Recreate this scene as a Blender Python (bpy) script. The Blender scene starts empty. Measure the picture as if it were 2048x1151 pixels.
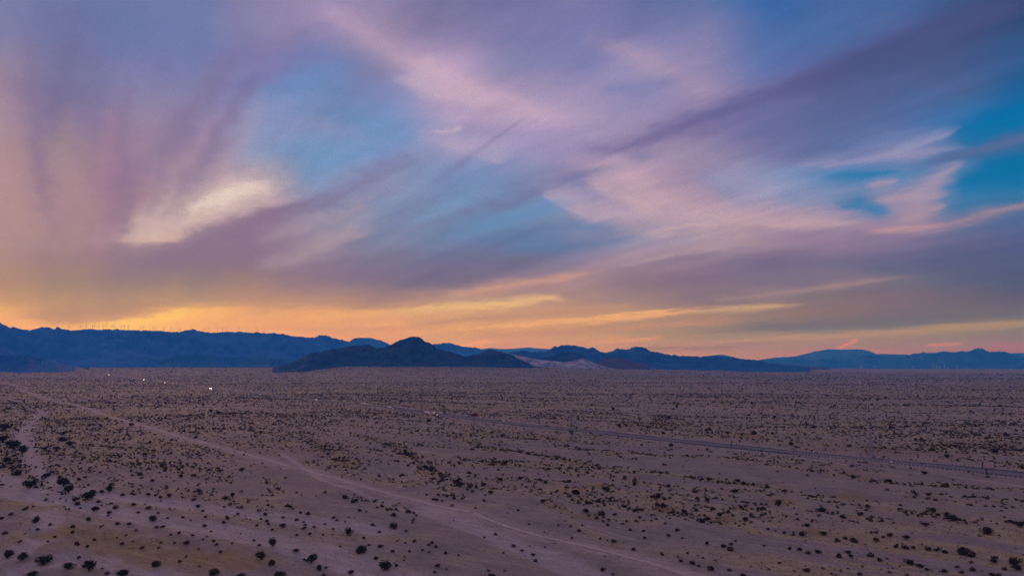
import bpy, bmesh, math, random
import numpy as np
from mathutils import Vector, Matrix

rnd = random.Random(7)
S = bpy.context.scene
COL = S.collection
R = math.radians

# ------------------------------------------------------------------ camera
CAM_H = 120.0
F = 1365.0                 # focal length in photo pixels (photo is 2048 x 1151)
PITCH = math.atan((731 - 575.5) / F)
cd = bpy.data.cameras.new('camera'); cam = bpy.data.objects.new('camera', cd); COL.objects.link(cam)
cam.location = (0, 0, CAM_H); cam.rotation_euler = (R(90) + PITCH, 0, 0)
cd.sensor_width = 36; cd.lens = F / 2048 * 36; cd.clip_start = 1; cd.clip_end = 250000
S.camera = cam
S.view_settings.view_transform = 'Standard'; S.view_settings.look = 'None'
S.view_settings.exposure = 0; S.view_settings.gamma = 1
S.cycles.volume_bounces = 1; S.cycles.max_bounces = 2; S.cycles.diffuse_bounces = 1
S.cycles.use_denoising = True; S.cycles.denoising_prefilter = 'FAST'

cP, sP = math.cos(PITCH), math.sin(PITCH)
def ray(px, py):
    u = (np.asarray(px, float) - 1024) / F; v = (575.5 - np.asarray(py, float)) / F
    return u, cP - v * sP, sP + v * cP
def gp(px, py, z=0.0):     # point of the plane z below a sight line
    x, y, w = ray(px, py); t = (z - CAM_H) / w
    return float(x * t), float(y * t)
def to_px(x, y, z):
    dz = z - CAM_H
    fy = y * cP + dz * sP; vz = -y * sP + dz * cP
    return 1024 + F * x / fy, 575.5 - F * vz / fy

# ------------------------------------------------------------------ sky
GX = [128 * i for i in range(17)]
GY = [0, 60, 120, 180, 240, 300, 360, 420, 480, 520, 560, 600, 630, 655, 685, 712]
GC = """
120,128,172 108,120,170 103,118,170 110,122,175 136,132,175 148,138,180 142,135,178 125,122,170 112,115,168 120,120,170 98,110,164 90,112,168 52,100,165 72,102,160 68,100,155 60,82,128 42,62,108
118,124,168 108,118,168 102,118,172 112,125,180 134,132,175 150,140,180 158,142,178 130,125,170 125,122,172 118,122,175 112,118,170 118,122,172 74,108,170 72,105,162 80,98,150 65,78,122 52,78,122
140,132,165 115,118,165 118,122,172 110,122,178 120,120,175 110,122,178 140,135,178 180,158,194 130,132,180 122,128,180 146,139,180 140,135,180 88,112,172 85,98,150 75,88,135 72,88,135 45,88,138
155,135,160 118,115,160 130,128,170 128,128,172 112,118,175 112,140,195 120,138,192 175,156,192 160,147,185 150,142,185 142,142,190 150,138,178 112,115,168 85,92,142 78,98,150 75,98,148 22,92,150
160,140,165 130,115,155 145,132,165 140,125,165 128,145,195 135,150,200 110,145,200 155,150,195 182,160,195 165,150,190 148,140,182 125,115,165 105,110,165 88,105,155 80,105,160 45,110,170 0,105,168
168,142,155 150,130,148 155,128,155 150,130,162 135,155,200 118,158,208 118,145,200 160,160,203 150,148,195 148,142,188 160,142,180 145,135,172 112,115,165 92,112,165 110,130,182 62,110,165 60,106,158
180,145,152 168,138,150 150,120,148 165,145,165 172,162,188 135,150,198 140,148,192 112,145,198 118,138,188 138,132,180 172,149,180 152,138,174 140,155,200 92,135,190 95,135,188 75,130,185 5,105,165
185,150,148 170,138,150 162,134,150 185,160,170 160,138,165 135,140,180 128,145,190 110,145,192 105,140,190 140,150,195 175,155,185 182,158,185 165,150,185 150,145,185 130,135,178 75,118,172 80,112,160
182,145,140 172,138,140 168,138,145 155,128,148 142,120,150 150,138,168 130,138,178 108,128,175 98,125,178 104,127,178 150,145,182 170,153,178 155,135,165 145,125,158 130,118,155 100,102,145 85,92,140
178,138,128 162,128,128 152,122,130 145,118,135 138,115,145 135,120,150 122,118,150 108,112,155 112,115,152 135,125,160 153,138,165 142,123,153 118,105,140 115,108,142 105,102,140 82,90,130 78,85,130
185,140,115 168,132,118 155,125,122 155,125,125 152,125,130 138,118,145 125,110,145 122,110,142 145,122,145 165,138,152 140,118,140 130,110,140 120,108,142 122,110,140 112,108,138 92,95,132 80,82,120
212,156,100 190,145,110 182,140,115 188,145,115 188,145,120 180,140,130 168,132,135 185,145,142 185,148,145 172,138,140 158,130,140 138,115,138 145,122,135 130,110,125 125,102,125 112,95,120 100,88,120
245,182,95 210,155,100 225,168,98 245,180,105 236,172,110 234,170,115 225,168,125 222,168,128 215,160,128 200,150,130 185,142,130 172,132,125 150,120,120 140,108,112 125,105,118 118,102,112 115,100,105
250,180,85 250,188,85 254,202,80 250,182,95 242,172,105 235,165,110 230,160,112 225,158,112 222,156,110 208,148,115 190,138,118 172,128,115 160,122,112 148,118,105 140,115,105 148,120,95 150,122,92
250,185,85 252,190,85 252,195,90 250,180,95 245,175,105 240,168,105 236,166,105 235,165,102 228,155,105 222,156,98 212,150,105 195,143,110 185,142,102 180,130,100 175,128,95 175,124,95 168,112,95
245,180,92 248,182,92 248,185,95 245,175,98 242,170,105 240,165,105 235,160,105 232,160,105 225,150,108 225,148,108 222,146,108 214,140,108 200,134,105 200,125,100 195,118,100 190,110,95 180,100,95
"""
GCA = np.array([[tuple(float(v) for v in c.split(',')) for c in row.split()] for row in GC.strip().split('\n')])

# brush strokes of cloud: colour, opacity, half width above / below the spine, spine in photo pixels
STROKES = [
 # fan of falling streaks at the left
 ((158,122,150), .55, 26, 26, [(205,480),(212,380),(222,300),(235,235)]),
 ((178,150,150), .60, 16, 20, [(140,440),(143,330),(146,285)]),
 ((120,112,158), .45, 22, 22, [(95,300),(120,180),(135,60)]),
 ((185,152,150), .50, 30, 30, [(20,470),(15,380),(10,280)]),
 ((140,115,148), .50, 15, 15, [(350,400),(395,330),(470,250),(530,180)]),
 ((168,145,175), .50, 16, 16, [(330,350),(400,290),(450,240)]),
 ((125,118,160), .45, 20, 20, [(300,330),(370,260),(410,200),(450,140)]),
 ((128,118,165), .50, 22, 22, [(420,200),(480,130),(620,70)]),
 # cream cloud
 ((208,184,190), .80, 24, 24, [(285,452),(360,415),(430,395),(500,372)]),
 ((222,204,210), .60, 11, 12, [(400,408),(460,385),(515,368)]),
 ((206,178,180), .60, 14, 12, [(240,474),(285,468),(340,475)]),
 ((205,185,190), .45, 14, 14, [(440,425),(500,400),(540,395)]),
 ((150,135,165), .60, 10, 12, [(330,362),(420,352),(480,335)]),
 # dark mauve band under it
 ((136,114,146), .85, 20, 22, [(330,505),(430,480),(520,440),(610,405)]),
 ((120,116,160), .60, 11, 12, [(560,425),(680,372),(800,320)]),
 ((160,148,175), .50, 10, 10, [(520,465),(600,440),(680,425),(730,400)]),
 ((165,150,170), .55, 11, 13, [(545,520),(620,490),(700,475)]),
 ((175,160,180), .40, 9, 9, [(640,470),(690,455),(715,440)]),
 # central blue window
 ((112,150,200), .50, 16, 22, [(760,470),(870,420),(980,390)]),
 ((98,145,195), .70, 18, 22, [(1010,440),(1080,412),(1130,400)]),
 ((98,130,182), .70, 14, 18, [(1050,490),(1170,460),(1240,470)]),
 ((115,118,165), .60, 14, 16, [(900,430),(1050,385),(1180,350),(1300,310)]),
 ((118,122,170), .45, 10, 12, [(740,470),(860,400),(930,330)]),
 ((95,148,205), .45, 26, 30, [(560,350),(640,330),(720,290)]),
 ((98,138,195), .70, 30, 32, [(590,180),(640,165),(670,150)]),
 ((102,145,200), .60, 20, 22, [(700,225),(740,235),(790,265)]),
 # pink diagonal cloud
 ((184,160,192), .75, 26, 24, [(700,50),(790,95),(860,130),(960,185),(1060,230)]),
 ((196,170,198), .65, 17, 20, [(825,110),(880,138),(960,180),(1040,215)]),
 ((188,166,200), .50, 24, 22, [(900,230),(1000,245),(1090,235)]),
 ((178,162,200), .55, 16, 14, [(860,270),(920,300),(980,300)]),
 ((150,142,188), .55, 22, 24, [(960,270),(1060,290),(1180,280)]),
 ((176,152,180), .55, 18, 18, [(1210,90),(1290,120),(1370,165)]),
 ((115,122,172), .45, 16, 18, [(1010,75),(1100,85),(1200,60)]),
 ((108,116,172), .45, 14, 16, [(1200,170),(1280,180),(1330,165)]),
 ((192,164,185), .75, 20, 26, [(1190,330),(1260,345),(1300,385),(1380,425)]),
 ((178,160,192), .75, 15, 15, [(1120,385),(1160,405),(1200,425),(1290,430)]),
 ((190,165,185), .65, 17, 15, [(1330,440),(1420,432),(1510,435),(1590,440),(1700,442)]),
 ((196,166,180), .55, 9, 9, [(1280,462),(1400,462),(1500,468)]),
 ((160,150,182), .60, 14, 14, [(1160,480),(1300,470),(1420,455)]),
 ((176,152,172), .50, 12, 10, [(1180,530),(1300,505),(1420,490),(1560,480)]),
 ((150,155,200), .50, 16, 16, [(1450,365),(1520,390),(1600,400)]),
 ((120,148,200), .45, 14, 14, [(1420,370),(1470,395)]),
 # long dark band to the upper right
 ((72,80,128), .85, 24, 24, [(1640,150),(1780,95),(1900,50),(2060,-10)]),
 ((98,96,148), .80, 19, 19, [(1360,240),(1500,195),(1640,148)]),
 ((122,112,162), .70, 15, 15, [(1180,305),(1290,275),(1400,230)]),
 ((92,102,155), .40, 24, 24, [(1500,270),(1620,235),(1800,170)]),
 ((60,96,150), .45, 26, 26, [(1960,120),(2060,80)]),
 # clear deep blue at the right
 ((2,106,168), .95, 18, 22, [(1945,248),(2000,232),(2080,205)]),
 ((10,118,180), .80, 10, 10, [(1935,282),(1975,268)]),
 ((84,104,156), .80, 9, 10, [(1860,312),(1940,292),(2060,265)]),
 ((2,108,170), .95, 18, 16, [(1950,345),(2000,332),(2080,318)]),
 ((28,118,180), .75, 16, 16, [(1890,395),(1960,372),(2060,362)]),
 # bright blue pockets
 ((58,130,190), .80, 10, 12, [(1640,352),(1720,350),(1790,345)]),
 ((48,122,182), .85, 12, 12, [(1700,405),(1750,412),(1775,418)]),
 ((110,145,195), .55, 10, 12, [(1560,395),(1630,410)]),
 # pink wisps at the right
 ((142,142,186), .85, 8, 8, [(1610,330),(1700,322),(1790,308),(1880,298)]),
 ((130,140,188), .50, 14, 8, [(1790,290),(1860,275),(1910,255)]),
 ((160,146,182), .90, 10, 10, [(1735,370),(1765,362)]),
 ((162,146,180), .90, 13, 13, [(1770,395),(1830,388),(1880,352),(1905,335)]),
 ((168,146,174), .90, 14, 14, [(1800,415),(1850,420),(1880,400)]),
 ((160,138,168), .85, 13, 12, [(1740,450),(1810,448),(1850,440)]),
 ((186,150,168), .70, 7, 7, [(1760,458),(1830,460),(1890,455)]),
 ((150,132,160), .85, 8, 10, [(1870,455),(1940,435),(2000,415),(2070,398)]),
 # big grey mauve bank at the lower right
 ((92,96,138), .45, 24, 26, [(1760,530),(1900,520),(2070,530)]),
 ((150,126,142), .70, 6, 8, [(1450,592),(1570,576),(1700,562),(1790,556)]),
 ((190,158,145), .80, 3, 5, [(1360,624),(1440,618),(1530,612),(1580,608)]),
 # orange bands
 ((110,106,140), .55, 16, 16, [(820,570),(930,545),(1080,510)]),
 ((196,156,150), .70, 9, 9, [(900,588),(1000,570),(1090,560),(1170,545)]),
 ((236,192,140), .85, 6, 6, [(790,624),(870,618),(960,612),(1040,606),(1110,600)]),
 ((222,196,160), .55, 5, 4, [(880,612),(960,605),(1040,602)]),
 ((196,148,130), .65, 6, 7, [(830,642),(960,632),(1100,622),(1250,612)]),
 ((240,178,120), .80, 4, 5, [(930,654),(1050,648),(1170,640),(1300,628),(1380,622)]),
 ((244,178,118), .60, 4, 4, [(780,668),(870,660),(960,654)]),
 ((200,142,125), .55, 6, 6, [(980,668),(1150,662),(1300,650),(1450,640)]),
 ((236,168,118), .55, 3, 3, [(1010,664),(1080,660),(1120,657)]),
 ((210,150,118), .50, 4, 4, [(680,650),(780,648),(880,646)]),
 ((248,186,118), .60, 6, 6, [(600,640),(700,630),(760,625)]),
 ((216,152,118), .45, 5, 5, [(560,656),(640,660),(720,660)]),
 ((190,145,112), .75, 14, 12, [(120,640),(200,632),(270,618),(330,600)]),
 ((255,208,72), .85, 7, 9, [(180,656),(240,650),(310,638),(360,626)]),
 ((252,192,95), .70, 10, 12, [(320,640),(400,622),(450,622)]),
 ((244,176,80), .85, 4, 4, [(920,690),(960,686),(980,684)]),
 ((232,160,75), .65, 5, 5, [(1180,680),(1240,678),(1290,676)]),
 ((170,120,115), .60, 4, 4, [(1300,697),(1400,695),(1470,694)]),
 ((205,150,95), .60, 5, 5, [(1380,690),(1500,680),(1600,670)]),
 ((160,118,108), .60, 3, 3, [(1480,688),(1580,684),(1690,680)]),
 ((190,150,95), .75, 6, 8, [(1560,676),(1700,668),(1850,655),(2000,645),(2070,642)]),
 ((118,102,122), .60, 8, 5, [(1500,655),(1650,652),(1800,648),(1950,634),(2070,626)]),
 ((200,104,92), .50, 5, 5, [(1980,690),(2070,692)]),
 ((205,115,98), .45, 5, 5, [(1500,708),(1650,706),(1780,703)]),
]
def paint(px, py):
    px = np.clip(px, 0, 2048).astype(float); py0 = py.astype(float); py = np.clip(py0, 0, 712)
    def sm(t): return t * t * (3 - 2 * t) * .5 + t * .5
    ix = np.clip(np.searchsorted(GX, px, 'right') - 1, 0, 15); iy = np.clip(np.searchsorted(GY, py, 'right') - 1, 0, 14)
    gx = np.array(GX, float); gy = np.array(GY, float)
    tx = sm((px - gx[ix]) / 128); ty = sm((py - gy[iy]) / (gy[iy + 1] - gy[iy]))
    tx = tx[..., None]; ty = ty[..., None]
    c = (GCA[iy, ix] * (1 - tx) + GCA[iy, ix + 1] * tx) * (1 - ty) + (GCA[iy + 1, ix] * (1 - tx) + GCA[iy + 1, ix + 1] * tx) * ty
    for col, op, wa, wb, pts in STROKES:
        best = np.full(px.shape, 1e9); n = len(pts)
        for k in range(n - 1):
            (x0, y0), (x1, y1) = pts[k], pts[k + 1]
            dx, dy = x1 - x0, y1 - y0; L2 = dx * dx + dy * dy; L = math.sqrt(L2)
            t = ((px - x0) * dx + (py - y0) * dy) / L2
            tc = np.clip(t, 0, 1)
            over = np.maximum(np.abs(t - tc) * L - 0, 0)
            side = ((px - x0) * dy - (py - y0) * dx) / L       # >0 above for left-to-right spines
            w = np.where(side > 0, wa, wb)
            taper = 1 - .45 * np.abs(((k + tc) / (n - 1)) * 2 - 1) ** 3
            wend = max(2.2 * (wa + wb) * .5, 14)
            d = np.sqrt((side / (w * taper)) ** 2 + (over / wend) ** 2)
            best = np.minimum(best, d)
        a = op * np.exp(-(best ** 2) * .9)
        a = a[..., None]
        c = c * (1 - a) + np.array(col, float) * a
    return c
GCA[8:12, :4, 0] -= 10; GCA[8:12, :4, 2] += 4; GCA[13:, 10:, 0] -= 16; GCA[13:, 10:, 1] += 1; GCA[13:, 7:10, 0] -= 8; GCA[13:, 7:10, 1] += 4
def lin(c):
    c = np.clip(np.asarray(c, float) / 255, 0, 1)
    return np.where(c < .04045, c / 12.92, ((c + .055) / 1.055) ** 2.4)

CLOUDS = [
 ((134,110,144), .48, (190,560), (640,395), 26, 30),
 ((192,168,178), .60, (240,475), (610,340), 70, 30), ((216,194,200), .66, (222,488), (560,366), 34, 27), ((234,218,222), .60, (360,432), (540,362), 14, 13), ((214,184,184), .55, (225,487), (380,470), 14, 9), ((180,158,166), .45, (300,440), (430,385), 6, 8),
 ((196,174,188), .45, (400,440), (600,385), 16, 12), ((140,118,150), .45, (300,498), (520,430), 8, 22),
 ((124,106,146), .42, (232,540), (258,120), 34, 20), ((166,140,152), .35, (150,520), (140,200), 30, 20), ((118,104,150), .42, (300,470), (540,130), 20, 34),
 ((172,150,178), .35, (350,430), (560,200), 24, 16), ((122,106,146), .30, (275,480), (400,150), 18, 20), ((124,108,148), .42, (95,500), (50,60), 30, 26), ((166,136,150), .35, (40,540), (15,180), 36, 30),
 ((120,116,158), .38, (560,440), (860,310), 6, 13), ((168,154,180), .40, (500,490), (760,395), 16, 10), ((172,156,178), .45, (500,548), (760,455), 22, 14),
 ((120,116,160), .45, (640,510), (900,430), 9, 9),
 ((208,184,202), .60, (855,264), (932,259), 6, 6), ((202,176,202), .60, (790,150), (1010,215), 26, 16), ((196,172,200), .55, (815,165), (880,100), 9, 16),
 ((176,164,204), .60, (860,285), (1010,345), 30, 6), ((188,166,196), .65, (1085,385), (1185,440), 30, 5), ((186,164,194), .60, (1140,436), (1330,446), 22, 6),
 ((98,138,198), .60, (880,470), (1180,400), 20, 14), ((108,116,168), .50, (960,420), (1260,330), 10, 10), ((88,116,174), .55, (1000,505), (1290,470), 12, 14),
 ((200,172,186), .55, (1175,355), (1330,440), 20, 12), ((200,170,182), .50, (1260,475), (1560,425), 9, 7), ((196,168,180), .55, (1430,450), (1740,442), 10, 8),
 ((178,156,176), .55, (1180,545), (1560,478), 10, 6), ((76,82,130), .50, (1480,210), (2120,-10), 26, 22), ((92,90,142), .50, (1180,318), (1600,170), 10, 18),
 ((30,120,185), .75, (1620,358), (1800,340), 8, 12), ((50,124,186), .80, (1660,412), (1790,420), 14, 8),
 ((148,146,192), .62, (1590,336), (1940,288), 9, 5), ((150,150,196), .55, (1760,312), (1930,256), 12, 5),
 ((8,112,176), .90, (1910,290), (2130,205), 26, 14), ((88,106,158), .90, (1830,324), (2130,252), 9, 11), ((6,110,174), .90, (1900,372), (2140,300), 18, 22), ((58,120,176), .70, (1880,420), (2120,372), 14, 14),
 ((172,152,184), .70, (1725,376), (1800,362), 8, 8), ((172,150,180), .70, (1745,402), (1900,380), 16, 9), ((166,150,186), .70, (1815,405), (1925,320), 14, 14),
 ((172,146,172), .70, (1790,436), (1900,408), 14, 12), ((190,152,166), .70, (1740,464), (1910,452), 8, 8), ((156,134,160), .70, (1850,466), (2130,382), 8, 13),
 ((160,134,146), .75, (1420,598), (1830,552), 5, 8), ((206,170,152), .62, (1330,628), (1620,606), 3, 6),
 ((206,160,150), .60, (880,592), (1200,546), 10, 8), ((232,190,158), .48, (770,628), (1150,596), 6, 7), ((186,140,128), .60, (800,648), (1300,612), 5, 7),
 ((244,182,122), .65, (900,660), (1420,618), 4, 6), ((198,144,120), .60, (960,672), (1480,640), 4, 6), ((248,188,122), .50, (480,672), (880,640), 6, 7), ((206,150,118), .55, (560,660), (900,652), 4, 4),
 ((246,178,84), .80, (900,694), (1000,683), 4, 4), ((226,164,84), .70, (1160,686), (1330,674), 5, 5),
 ((255,212,74), .85, (150,662), (400,618), 7, 14), ((168,134,116), .55, (20,636), (340,606), 18, 8),
 ((150,118,122), .65, (1280,699), (1500,693), 4, 2.5), ((158,122,112), .60, (1380,690), (1700,680), 2.5, 2.5), ((255,150,40), .60, (1672,697), (1724,676), 3, 4), ((240,150,70), .50, (1845,690), (1935,685), 2.5, 4),
 ((112,98,122), .60, (1380,668), (2130,616), 16, 5), ((186,148,92), .55, (1500,688), (2130,640), 7, 12),
]
SUN_AZ, SUN_EL = -29.0, 9.0          # the glow sits at the left of the view
class NT:
    def __init__(s, tree): s.t = tree; s.n = tree.nodes; s.l = tree.links
    def node(s, typ, **kw):
        n = s.n.new(typ)
        for k, v in kw.items(): setattr(n, k, v)
        return n
    def put(s, sock, v):
        if hasattr(v, 'is_output'): s.l.new(v, sock)
        elif v is not None:
            if isinstance(v, (tuple, list)) and len(v) == 3 and sock.type == 'RGBA': v = (*v, 1)
            sock.default_value = v
    def m(s, op, a, b=None, c=None, clamp=False):
        n = s.node('ShaderNodeMath', operation=op, use_clamp=clamp)
        s.put(n.inputs[0], a)
        if b is not None: s.put(n.inputs[1], b)
        if c is not None: s.put(n.inputs[2], c)
        return n.outputs[0]
    def mix(s, f, a, b, bt='MIX'):
        n = s.node('ShaderNodeMix', data_type='RGBA', blend_type=bt)
        s.put(n.inputs[0], f); s.put(n.inputs[6], a); s.put(n.inputs[7], b)
        return n.outputs[2]
    def noise(s, vec, scale, detail=4, rough=.5, dist=0.0):
        n = s.node('ShaderNodeTexNoise'); s.put(n.inputs['Vector'], vec)
        n.inputs['Scale'].default_value = scale; n.inputs['Detail'].default_value = detail
        n.inputs['Roughness'].default_value = rough; n.inputs['Distortion'].default_value = dist
        return n.outputs['Fac']
    def vec(s, x, y, z=0.0):
        n = s.node('ShaderNodeCombineXYZ'); s.put(n.inputs[0], x); s.put(n.inputs[1], y); s.put(n.inputs[2], z)
        return n.outputs[0]
    def rng(s, v, a, b, c=0.0, d=1.0, smooth=False):
        n = s.node('ShaderNodeMapRange', interpolation_type='SMOOTHSTEP' if smooth else 'LINEAR')
        s.put(n.inputs[0], v)
        for i, q in enumerate((a, b, c, d)): n.inputs[i + 1].default_value = q
        return n.outputs[0]

def build_world():
    w = bpy.data.worlds.new('World'); S.world = w; w.use_nodes = True
    w.cycles.sampling_method = 'NONE'
    t = NT(w.node_tree); t.n.clear()
    tc = t.node('ShaderNodeTexCoord'); sp = t.node('ShaderNodeSeparateXYZ'); t.l.new(tc.outputs['Generated'], sp.inputs[0])
    X, Y, Z = sp.outputs
    hor = t.m('SQRT', t.m('ADD', t.m('MULTIPLY', X, X), t.m('MULTIPLY', Y, Y)))
    hor = t.m('MAXIMUM', hor, 1e-4)
    s0 = t.m('DIVIDE', X, hor); q0 = t.m('MINIMUM', t.m('DIVIDE', Z, hor), 4.0)
    # cloud-layer coordinates, one axis running towards the place the streaks converge on
    den = t.m('ADD', t.m('MAXIMUM', Z, 0.0), 0.07)
    pxp = t.m('DIVIDE', X, den); pyp = t.m('DIVIDE', Y, den)
    az = R(-33); ca, sa = math.cos(az), math.sin(az)
    along = t.m('ADD', t.m('MULTIPLY', pxp, sa), t.m('MULTIPLY', pyp, ca))
    across = t.m('SUBTRACT', t.m('MULTIPLY', pxp, ca), t.m('MULTIPLY', pyp, sa))
    n1 = t.noise(t.vec(t.m('MULTIPLY', along, .45), t.m('MULTIPLY', across, 1.3), 3.1), 1.0, 5, .55)
    n2 = t.noise(t.vec(t.m('MULTIPLY', along, .8), t.m('MULTIPLY', across, 1.6), 9.7), 1.3, 6, .58)
    n3 = t.noise(t.vec(t.m('MULTIPLY', along, 1.6), t.m('MULTIPLY', across, 2.6), 21.0), 2.2, 7, .66)
    amp = t.m('MULTIPLY', t.rng(q0, 0.0, .35, .13, .78), t.rng(s0, .30, .56, 1.0, .55))
    ws = t.m('MULTIPLY', t.m('ADD', t.m('MULTIPLY', t.m('SUBTRACT', n1, .5), .10), t.m('MULTIPLY', t.m('SUBTRACT', n3, .5), .06)), amp)
    wq = t.m('MULTIPLY', t.m('ADD', t.m('MULTIPLY', t.m('SUBTRACT', n2, .5), .075), t.m('MULTIPLY', t.m('SUBTRACT', n3, .5), -.04)), amp)
    s1 = t.m('ADD', s0, ws); q1 = t.m('ADD', q0, wq)
    SMAX = .62; NC = 64
    tcol = t.rng(s1, -SMAX, SMAX)
    ys = list(range(0, 480, 20)) + list(range(480, 600, 12)) + list(range(600, 726, 7))
    qs = []
    for y in ys:
        a, b, c = ray(1024, y); qs.append(c / b)
    scol = np.concatenate([np.linspace(-SMAX, 0, NC // 2), np.linspace(0, SMAX, NC // 2)])
    prev = None
    order = sorted(zip(qs, ys))
    rows = []
    for q, y in order:
        d = np.stack([scol, np.sqrt(1 - scol ** 2), np.full(NC, q)])
        fy = d[1] * cP + d[2] * sP; vz = -d[1] * sP + d[2] * cP
        c = paint(1024 + F * d[0] / fy, 575.5 - F * vz / fy)
        mid = c.mean(-1, keepdims=True); ksat = np.clip(.06 * (q - .08) / .1, 0, .06) * np.clip((.42 - d[0]) / .15, 0, 1)
        c = c + (mid - c) * ksat[:, None]
        rows.append((q, lin(c)))
    top = rows[-1][1]
    rows.append((.75, top * .5 + lin((118, 116, 158)) * .5))
    rows.append((1.3, np.tile(lin((128, 118, 150)), (NC, 1))))
    pq = None
    for q, c in rows:
        gt = bpy.data.node_groups.new('sky_row', 'ShaderNodeTree')
        gt.interface.new_socket('t', in_out='INPUT', socket_type='NodeSocketFloat')
        gt.interface.new_socket('Color', in_out='OUTPUT', socket_type='NodeSocketColor')
        gg = NT(gt); outs = []; ramps = []
        air = float(1 - .94 * (1 - min(1, max(0, (q - .01) / .135))) ** 1.5)     # the air in front adds its own blue
        c = c * np.array([.90 + .10 * air, 1.24 - .24 * air - .045 * min(1, q / .15), air * 1.02])
        for h in (0, 1):
            n = gg.node('ShaderNodeValToRGB'); n.color_ramp.interpolation = 'LINEAR'
            e = n.color_ramp.elements; sub = c[h * NC // 2:(h + 1) * NC // 2]; k = len(sub)
            e[0].position = 0; e[1].position = 1
            for i in range(1, k - 1): e.new(i / (k - 1))
            for i in range(k): e[i].color = (*[float(v) for v in sub[i]], 1)
            ramps.append(n)
        gi = gg.node('NodeGroupInput'); go = gg.node('NodeGroupOutput')
        gg.l.new(gg.m('MULTIPLY', gi.outputs[0], 2.0, clamp=True), ramps[0].inputs[0])
        gg.l.new(gg.m('SUBTRACT', gg.m('MULTIPLY', gi.outputs[0], 2.0), 1.0, clamp=True), ramps[1].inputs[0])
        gg.l.new(gg.mix(gg.m('GREATER_THAN', gi.outputs[0], .5), ramps[0].outputs[0], ramps[1].outputs[0]), go.inputs[0])
        gn = t.node('ShaderNodeGroup'); gn.node_tree = gt; col = gn.outputs[0]
        if prev is not None:
            ma = t.node('ShaderNodeVectorMath', operation='DOT_PRODUCT'); t.l.new(prev, ma.inputs[0]); ma.inputs[1].default_value = (1e-9, 0, 0)
            t.l.new(t.m('ADD', tcol, ma.outputs['Value']), gn.inputs[0])
        else: t.l.new(tcol, gn.inputs[0])
        if prev is None: prev = col
        else: prev = t.mix(t.m('DIVIDE', t.m('SUBTRACT', q1, pq), q - pq, clamp=True), prev, col)
        pq = q
    # fine texture of the cirrus
    f1 = t.noise(t.vec(t.m('MULTIPLY', along, .7), t.m('MULTIPLY', across, 5.0), 40.0), 1.0, 5, .5)
    f2 = t.noise(t.vec(t.m('MULTIPLY', along, 3.0), t.m('MULTIPLY', across, 5.5), 55.0), 2.4, 7, .64, .3)
    f3 = t.noise(t.vec(t.m('MULTIPLY', along, .35), t.m('MULTIPLY', across, 2.0), 70.0), 1.0, 4, .5)
    low = t.rng(q0, .02, .22, .25, 1.0)
    k1 = t.m('MULTIPLY', t.m('SUBTRACT', f1, .5), t.m('MULTIPLY', low, .42))
    k2 = t.m('MULTIPLY', t.m('SUBTRACT', f2, .5), t.m('MULTIPLY', low, .25))
    k3 = t.m('MULTIPLY', t.m('SUBTRACT', f3, .5), t.m('MULTIPLY', low, .30))
    g = t.m('ADD', t.m('ADD', t.m('ADD', k1, k2), k3), 1.0)
    gr = t.m('POWER', g, 1.1); gb = t.m('POWER', g, .9)
    tint = t.vec(gr, g, gb)
    col = t.mix(1.0, prev, tint, 'MULTIPLY')
    # single clouds with crisp edges, on a chart of the sky centred on the view to the north
    cy = t.m('SQRT', t.m('MAXIMUM', t.m('SUBTRACT', 1.0, t.m('MULTIPLY', s1, s1)), .05))
    fy_ = t.m('MAXIMUM', t.m('ADD', t.m('MULTIPLY', cy, cP), t.m('MULTIPLY', q1, sP)), .05)
    CX = t.m('ADD', t.m('MULTIPLY', t.m('DIVIDE', s1, fy_), F), 1024.0)
    CY = t.m('ADD', t.m('MULTIPLY', t.m('DIVIDE', t.m('SUBTRACT', t.m('MULTIPLY', cy, sP), t.m('MULTIPLY', q1, cP)), fy_), F), 575.5)
    front = t.m('GREATER_THAN', Y, 0.0)
    fib = t.m('MULTIPLY', t.rng(f2, .30, .62, .58, 1.10), front)
    chart = t.vec(CX, CY, 1.0); OPS = {}
    bg = bpy.data.node_groups.new('cloud_brush', 'ShaderNodeTree'); u = NT(bg)
    for nm, ty in (('col', 'Color'), ('chart', 'Vector'), ('fib', 'Float'), ('along', 'Vector'), ('side', 'Vector'), ('wa', 'Float'), ('wb', 'Float'), ('tint', 'Color')):
        bg.interface.new_socket(nm, in_out='INPUT', socket_type='NodeSocket' + ty)
    bg.interface.new_socket('col', in_out='OUTPUT', socket_type='NodeSocketColor')
    gi = u.node('NodeGroupInput'); go = u.node('NodeGroupOutput'); I = gi.outputs
    ma = u.node('ShaderNodeVectorMath', operation='MULTIPLY_ADD')     # ties each brush to the one before it (keeps the shader's stack small)
    u.l.new(I[0], ma.inputs[0]); ma.inputs[1].default_value = (1e-9, 1e-9, 1e-9); u.l.new(I[1], ma.inputs[2])
    def dot(a_, b_):
        n = u.node('ShaderNodeVectorMath', operation='DOT_PRODUCT'); u.l.new(a_, n.inputs[0]); u.l.new(b_, n.inputs[1]); return n.outputs['Value']
    tt = dot(ma.outputs[0], I[3]); sd = dot(ma.outputs[0], I[4])
    par = u.m('MULTIPLY', u.m('MULTIPLY_ADD', tt, -4.0, 4.0), tt, clamp=True)        # 4t(1-t): narrow at both tips
    lens = u.m('ADD', u.m('SQRT', par), .06)
    d = u.m('DIVIDE', u.m('MAXIMUM', u.m('DIVIDE', sd, I[5]), u.m('DIVIDE', sd, I[6])), lens)
    a = u.m('EXPONENT', u.m('MULTIPLY', u.m('MULTIPLY', d, d), -1.1)); en = u.m('MULTIPLY', par, 1.5, clamp=True)
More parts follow.
